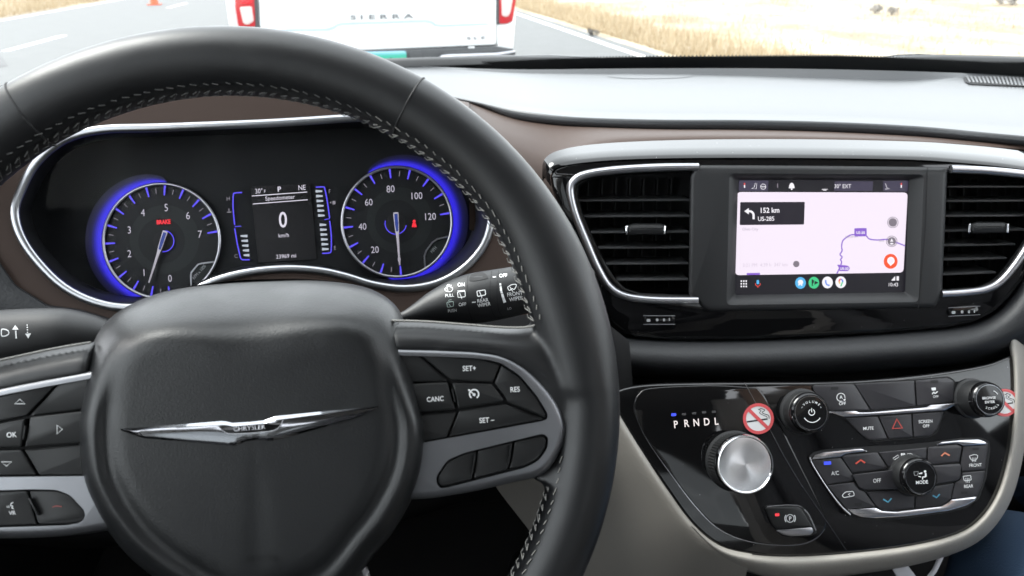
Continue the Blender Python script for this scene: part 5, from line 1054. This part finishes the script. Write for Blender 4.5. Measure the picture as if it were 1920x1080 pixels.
lt([('A', 1577, 744.5, 6.4, 3, .9, .01)], b_auto); lt([('OFF', 1579.5, 756.5, 5.8, 3, .9, .01)], b_auto); ic(ribbon(circ(1576.7, 745, 7.6, 26, 7.6, -10, 290), 1.3) + [[(1581, 749), (1586, 747.5), (1583.5, 752.5)]], b_auto)
lt([('OFF', 1754.5, 743.5, 4.6, 3, .9)], b_esc); ic([rnd([(1746, 727), (1754.5, 726.4), (1755, 731.5), (1747.5, 732.5)], 1.2)] + ribbon(cr([(1748, 739), (1751, 735), (1753, 738), (1758, 734)], 3), 1.8), b_esc)
lt([('MUTE', 1628, 803, 6, 3, .9, .01)], b_mute); lt([('SCREEN', 1735.5, 790, 5.8, 3, .9, .01), ('OFF', 1736.5, 798.5, 5.6, 3, .9, .01)], b_so)
m_haz = M('hazard_red_print', (0.42, 0.06, 0.05), .45)
ic(ribbon([(1681.5, 786), (1673.5, 803.5), (1692, 802.5)], 3.4, True) , b_haz, m_haz)
for b__, x, y in ((b_auto, 1565, 728), (b_esc, 1752, 715.5)): flat('lamp_window', [rnd([(x-7, y-2.4), (x+7, y-3), (x+7, y+2), (x-7, y+2.6)], 1)], C, LB+.0001, m_btn, b__)
CLO = [(1516, 857), (1524, 848), (1545, 843), (1610, 838), (1700, 833), (1752, 828), (1800, 821), (1840, 820), (1856, 827), (1857, 845), (1850, 895), (1836, 935), (1812, 952), (1780, 961), (1700, 972), (1640, 975), (1608, 972), (1592, 966), (1560, 930)]
flat('button_recess', [rnd(CLO, 6)], C, .0046, m_dark, pan)
plate('silver_corner', rnd([(1522, 862), (1527, 853), (1545, 847.5), (1600, 842), (1615, 841), (1627, 846), (1595, 849.5), (1585, 851.5), (1576, 856.5)], 2), C, .003, .0072, m_silv, pan, bev=.0010)
plate('silver_corner', rnd([(1755, 834.5), (1764, 828.5), (1800, 825), (1835, 823.8), (1847, 828), (1853, 833.5), (1806, 836), (1799, 832.5), (1790, 831.5)], 2), C, .003, .0072, m_silv, pan, bev=.0010)
plate('silver_corner', rnd([(1588, 955.5), (1642, 952), (1654, 958), (1680, 959.5), (1764, 949.5), (1775, 943.5), (1784, 936.5), (1832, 930.5), (1828, 938.5), (1810, 948.5), (1780, 957.5), (1700, 968), (1640, 971.5), (1615, 969.5), (1600, 964.5)], 2), C, .003, .0072, m_silv, pan, bev=.0010)
tube('silver_edge', [C.hit(x, y, .0058) for x, y in cr([(1518.5, 857), (1523, 871), (1550, 914), (1575, 947), (1594, 965)], 5)], .0009, m_silv, pan, n=8)
b1 = btn([(1522.5, 864), (1576, 858), (1598, 889), (1601, 901), (1551, 908.5)]); b2 = btn([(1551.5, 910.5), (1601, 904), (1611, 919), (1621, 922), (1641, 949.5), (1588, 954)])
b3 = btn([(1578.5, 857), (1585, 852.7), (1645, 848), (1663, 876), (1659, 879.5), (1598, 886.5)]); b4 = btn([(1597.5, 890), (1690, 879), (1690, 917), (1623, 918.5), (1612, 914.5)], .0082)
b5 = btn([(1648, 848), (1737.5, 839), (1737, 860), (1725, 864), (1666, 875)]); b6 = btn([(1624.5, 922.5), (1700, 919), (1715, 925), (1714, 953), (1660, 957.5), (1650, 953.5), (1643, 949)])
b7 = btn([(1716.5, 925), (1752, 912), (1789, 906), (1783, 934), (1773, 942), (1762, 947), (1716.5, 952.5)]); b8 = btn([(1735, 874), (1798, 869.5), (1802.5, 872.5), (1801, 895), (1795, 901.5), (1735, 910)], .0078)
b9 = btn([(1740, 839), (1756, 836.5), (1794, 833), (1803.5, 838), (1798.5, 866), (1745, 871.5), (1739, 862)]); b10 = btn([(1806.5, 837.5), (1852.5, 834.5), (1847.5, 880.5), (1803.5, 884), (1801.5, 868)]); b11 = btn([(1803.5, 886.5), (1847, 882.5), (1842.5, 905), (1832.5, 929), (1784, 935), (1790.5, 905), (1800.5, 899)])
lt([('A/C', 1566, 887, 7.6, 4, .82)], b1); flat('indicator_lamp', [rnd([(1544.5, 865.5), (1558, 864.8), (1558.5, 871), (1545, 871.8)], 1.2)], C, LB+.0002, e_led, b1)
ic(ribbon(rnd([(1579, 929), (1585, 922.5), (1600, 921), (1602, 929), (1597, 930.5), (1588, 932), (1582, 933)], 3), 1.2, True) + ribbon([(1594, 925), (1590, 927), (1594, 929)], 1.1), b2)
flat('lamp_window', [rnd([(1602, 943.5), (1616, 942.7), (1615, 947.5), (1603, 948.3)], 1)], C, LB+.0001, m_btn, b2)
m_rchev = M('red_arrow_print', (0.62, 0.09, 0.06), .45)
ic(ribbon([(1604.5, 869.5), (1614, 862.5), (1622, 868)], 3.0), b3, m_rchev); ic(ribbon([(1765, 855), (1771.5, 849), (1780.5, 854)], 3.0), b9, M('orange_arrow_print', (.65, .22, .13), .45))
ic(ribbon([(1656, 936), (1665, 941.5), (1671.5, 934.5)], 2.6), b6, m_bluep); ic(ribbon([(1749, 929), (1756, 933), (1762, 926.5)], 2.6), b7, m_bluep)
text('lettering', [('OFF', 1644.5, 901, 7.4, 4, .82)], C, .0083, m_white, b4)
ic([circ(1693+dx, 853.5+dy, 2.1, 8) for dx, dy in ((-2, -2), (2, -2), (-2, 2), (2, 2))] + ribbon([(1674, 859.5), (1684, 853), (1685.5, 857), (1677, 862)], 1.0, True) + ribbon([(1701.5, 850), (1707, 850), (1714.5, 854), (1714, 856.5), (1702, 856.5)], 1.0, True), b5)
lt([('FRONT', 1829, 872, 6, 4, .85, .01)], b10); ic(ribbon(cr([(1817.5, 855.5), (1825, 852.5), (1833, 854), (1830, 862), (1822, 862.5), (1817.5, 855.5)], 3), 1.2) + [q for x in (1823, 1826, 1829) for q in ribbon([(x, 858), (x+.5, 866)], .9)], b10)
lt([('REAR', 1816, 911.5, 6, 4, .85, .01)], b11); ic(ribbon(rnd([(1806, 893), (1820, 891.5), (1821, 900), (1808, 901.5)], 1.5), 1.2, True) + [q for x in (1811, 1814, 1817) for q in ribbon([(x, 896), (x+.5, 905)], .9)], b11)
for b__, x, y in ((b10, 1829.5, 842), (b11, 1808, 924)): flat('lamp_window', [rnd([(x-6, y-2), (x+6, y-2.6), (x+6, y+1.6), (x-6, y+2.2)], 1)], C, LB+.0001, m_btn, b__)
# parking brake switch
pk = plate('parking_brake_switch', rnd([(1430, 952), (1437, 947), (1495, 946), (1505, 950), (1530, 992), (1531, 1000), (1522, 1005), (1485, 1008), (1465, 1005), (1450, 990)], 6), C, .004, .0062, m_dark, sp_, bev=.0008)
plate('rocker', rnd([(1434, 953), (1438, 950.5), (1494, 950), (1502, 953), (1523, 988), (1458, 993), (1449, 986)], 5), C, .005, .0088, m_btn, pk, bev=.0014)
plate('silver_foot', rnd([(1454, 994), (1522, 988), (1526, 996), (1520, 1003), (1482, 1005.5), (1466, 1002)], 4), C, .005, .0086, m_satin, pk, bev=.0014)
flat('chrome_line', ribbon(cr([(1438, 950), (1470, 947), (1495, 947.5), (1503, 951)], 4), 1.6) + ribbon(cr([(1508, 955), (1517, 966), (1530, 994)], 4), 2.6) , C, .0066, m_silv, pk)
flat('lamp', [rnd([(1453, 962.8), (1461, 962.3), (1461.5, 967.5), (1453.5, 968)], 1)], C, .0090, e_rled, pk)
text('lettering', [('P', 1481.5, 972, 7.5, 3, .9, .03)], C, .0090, m_white, pk); flat('icon', ribbon(circ(1481.5, 972, 7.2, 26), 1.3, True) + ribbon(circ(1481.5, 972, 9.8, 12, None, 140, 220), 1.8) + ribbon(circ(1481.5, 972, 9.8, 12, None, -40, 40), 1.8), C, .0090, m_white, pk)

# no smoking stickers
m_stw = M('sticker_white', (0.70, 0.70, 0.71), .35); m_str = M('sticker_red', (0.62, 0.09, 0.10), .35); m_stb = M('sticker_black', (0.03, 0.03, 0.032), .4)
def sticker(cx, cy, r, label, d):
    t = thing('no_smoking_sticker', C.hit(cx, cy, d), label, 'sticker', 'no smoking stickers')
    plate('disc', circ(cx, cy, r, 48), C, d, d+.0004, m_stw, t); L = d+.0005; k = r/29.0
    flat('cigarette', [[(cx+a*k, cy+b*k) for a, b in ((-22, 4.5), (17, -1), (17.4, 1.8), (-21.6, 7.5))]], C, L, m_stb, t)
    flat('smoke', ribbon(cr([(cx+a*k, cy+b*k) for a, b in ((20, 0), (19, -6), (11, -9), (7, -12), (12, -16), (4, -19), (2, -16))], 4), 1.5*k) + ribbon(cr([(cx+a*k, cy+b*k) for a, b in ((16.5, -1), (15, -4), (8, -7), (2, -11), (5, -15), (-1, -18))], 4), 1.2*k), C, L, m_stb, t)
    flat('red_ring', [(circ(cx, cy, r, 48), [circ(cx, cy, r*.80, 48)])] + ribbon([(cx-.62*r, cy-.58*r), (cx+.60*r, cy+.60*r)], r*.22), C, L+.00015, m_str, t)
sticker(1422, 785, 29, 'round red no smoking sticker above the silver gear dial', .0060); sticker(1884, 755, 26, 'round red no smoking sticker half hidden behind the right knob', .0045)

# ================================================================ PASSENGER (only a jeans leg shows beside the console)
def seated(S0, label, m_body):
    per = tag(bpy.data.objects.new('person', bpy.data.meshes.new('person')), label, 'person'); COL.objects.link(per)
    pts_ = {'pel': (0, 0, 0, .13), 'bel': (0, -.05, .16, .135), 'chs': (0, -.12, .38, .15), 'nck': (0, -.13, .56, .06), 'hd1': (0, -.11, .66, .085), 'hd2': (0, -.10, .76, .09), 'hd3': (0, -.11, .83, .06),
            'lh': (-.10, .04, -.01, .10), 'lt': (-.135, .30, .03, .088), 'lk': (-.155, .50, .055, .070), 'ls': (-.15, .66, -.05, .060), 'la': (-.15, .82, -.150, .045), 'lf': (-.15, .88, -.20, .042), 'lo': (-.15, 1.0, -.215, .036),
            'rh': (.10, .04, -.01, .10), 'rt': (.13, .30, .03, .088), 'rk': (.15, .50, .055, .070), 'rs': (.15, .66, -.05, .060), 'ra': (.15, .82, -.150, .045), 'rf': (.15, .88, -.20, .042), 'ro': (.15, 1.0, -.215, .036),
            'lsh': (-.19, -.12, .44, .065), 'le': (-.24, .02, .20, .045), 'lw': (-.15, .22, .13, .032), 'lhd': (-.10, .30, .12, .034), 'rsh': (.19, -.12, .44, .065), 're': (.24, .02, .20, .045), 'rw': (.15, .22, .13, .032), 'rhd': (.10, .30, .12, .034)}
    nm = list(pts_); ed = [('pel', 'bel'), ('bel', 'chs'), ('chs', 'nck'), ('nck', 'hd1'), ('hd1', 'hd2'), ('hd2', 'hd3'), ('pel', 'lh'), ('lh', 'lt'), ('lt', 'lk'), ('lk', 'ls'), ('ls', 'la'), ('la', 'lf'), ('lf', 'lo'), ('pel', 'rh'), ('rh', 'rt'), ('rt', 'rk'), ('rk', 'rs'), ('rs', 'ra'), ('ra', 'rf'), ('rf', 'ro'), ('chs', 'lsh'), ('lsh', 'le'), ('le', 'lw'), ('lw', 'lhd'), ('chs', 'rsh'), ('rsh', 're'), ('re', 'rw'), ('rw', 'rhd')]
    per.location = S0
    per.data.from_pydata([pts_[n][:3] for n in nm], [(nm.index(a), nm.index(b)) for a, b in ed], [])
    sk = per.modifiers.new('skin', 'SKIN'); sk.use_smooth_shade = True; sub = per.modifiers.new('smooth', 'SUBSURF'); sub.levels = 2; sub.render_levels = 2
    sl_ = per.data.skin_vertices[0].data if per.data.skin_vertices else None
    if sl_ is None:
        bm = bmesh.new(); bm.from_mesh(per.data); bm.verts.layers.skin.verify(); bm.to_mesh(per.data); bm.free(); sl_ = per.data.skin_vertices[0].data
    for i, n in enumerate(nm): sl_[i].radius = (pts_[n][3],)*2; sl_[i].use_root = (n == 'pel')
    per.data.materials.append(m_body); return per
m_body = bpy.data.materials.new('clothes_and_skin'); m_body.use_nodes = True; t_ = m_body.node_tree; b_ = t_.nodes['Principled BSDF']; b_.inputs['Roughness'].default_value = .85
tc0 = t_.nodes.new('ShaderNodeTexCoord'); sx_ = t_.nodes.new('ShaderNodeSeparateXYZ'); t_.links.new(tc0.outputs['Object'], sx_.inputs[0]); rp = t_.nodes.new('ShaderNodeValToRGB'); rp.color_ramp.interpolation = 'CONSTANT'
mr = t_.nodes.new('ShaderNodeMapRange'); mr.inputs['From Min'].default_value = -.5; mr.inputs['From Max'].default_value = 1.0; t_.links.new(sx_.outputs['Z'], mr.inputs['Value']); t_.links.new(mr.outputs[0], rp.inputs[0]); t_.links.new(rp.outputs[0], b_.inputs['Base Color'])
e = rp.color_ramp.elements; e[0].position = 0; e[0].color = (.03, .03, .03, 1); e[1].position = .255; e[1].color = (.030, .060, .112, 1); k = e.new(.41); k.color = (.05, .05, .055, 1); k = e.new(.69); k.color = (.50, .32, .24, 1); k = e.new(.87); k.color = (.04, .03, .02, 1)
nz = t_.nodes.new('ShaderNodeTexNoise'); nz.inputs['Scale'].default_value = 600; bu = t_.nodes.new('ShaderNodeBump'); bu.inputs['Strength'].default_value = .4; bu.inputs['Distance'].default_value = .001; t_.links.new(tc0.outputs['Object'], nz.inputs['Vector']); t_.links.new(nz.outputs[0], bu.inputs['Height']); t_.links.new(bu.outputs[0], b_.inputs['Normal'])
seated(Vector((.75, 0.0, ZF+.27)), 'seated passenger in blue jeans right of the console', m_body)
seated(Vector((-.08, -.42, ZF+.27)), 'unseen driver in black clothes, added to keep the panel reflections dark', M('black_clothes', (0.012, 0.012, 0.014), .9, bump=.3, bscale=500))  # out of view, added to block side window light and its reflections
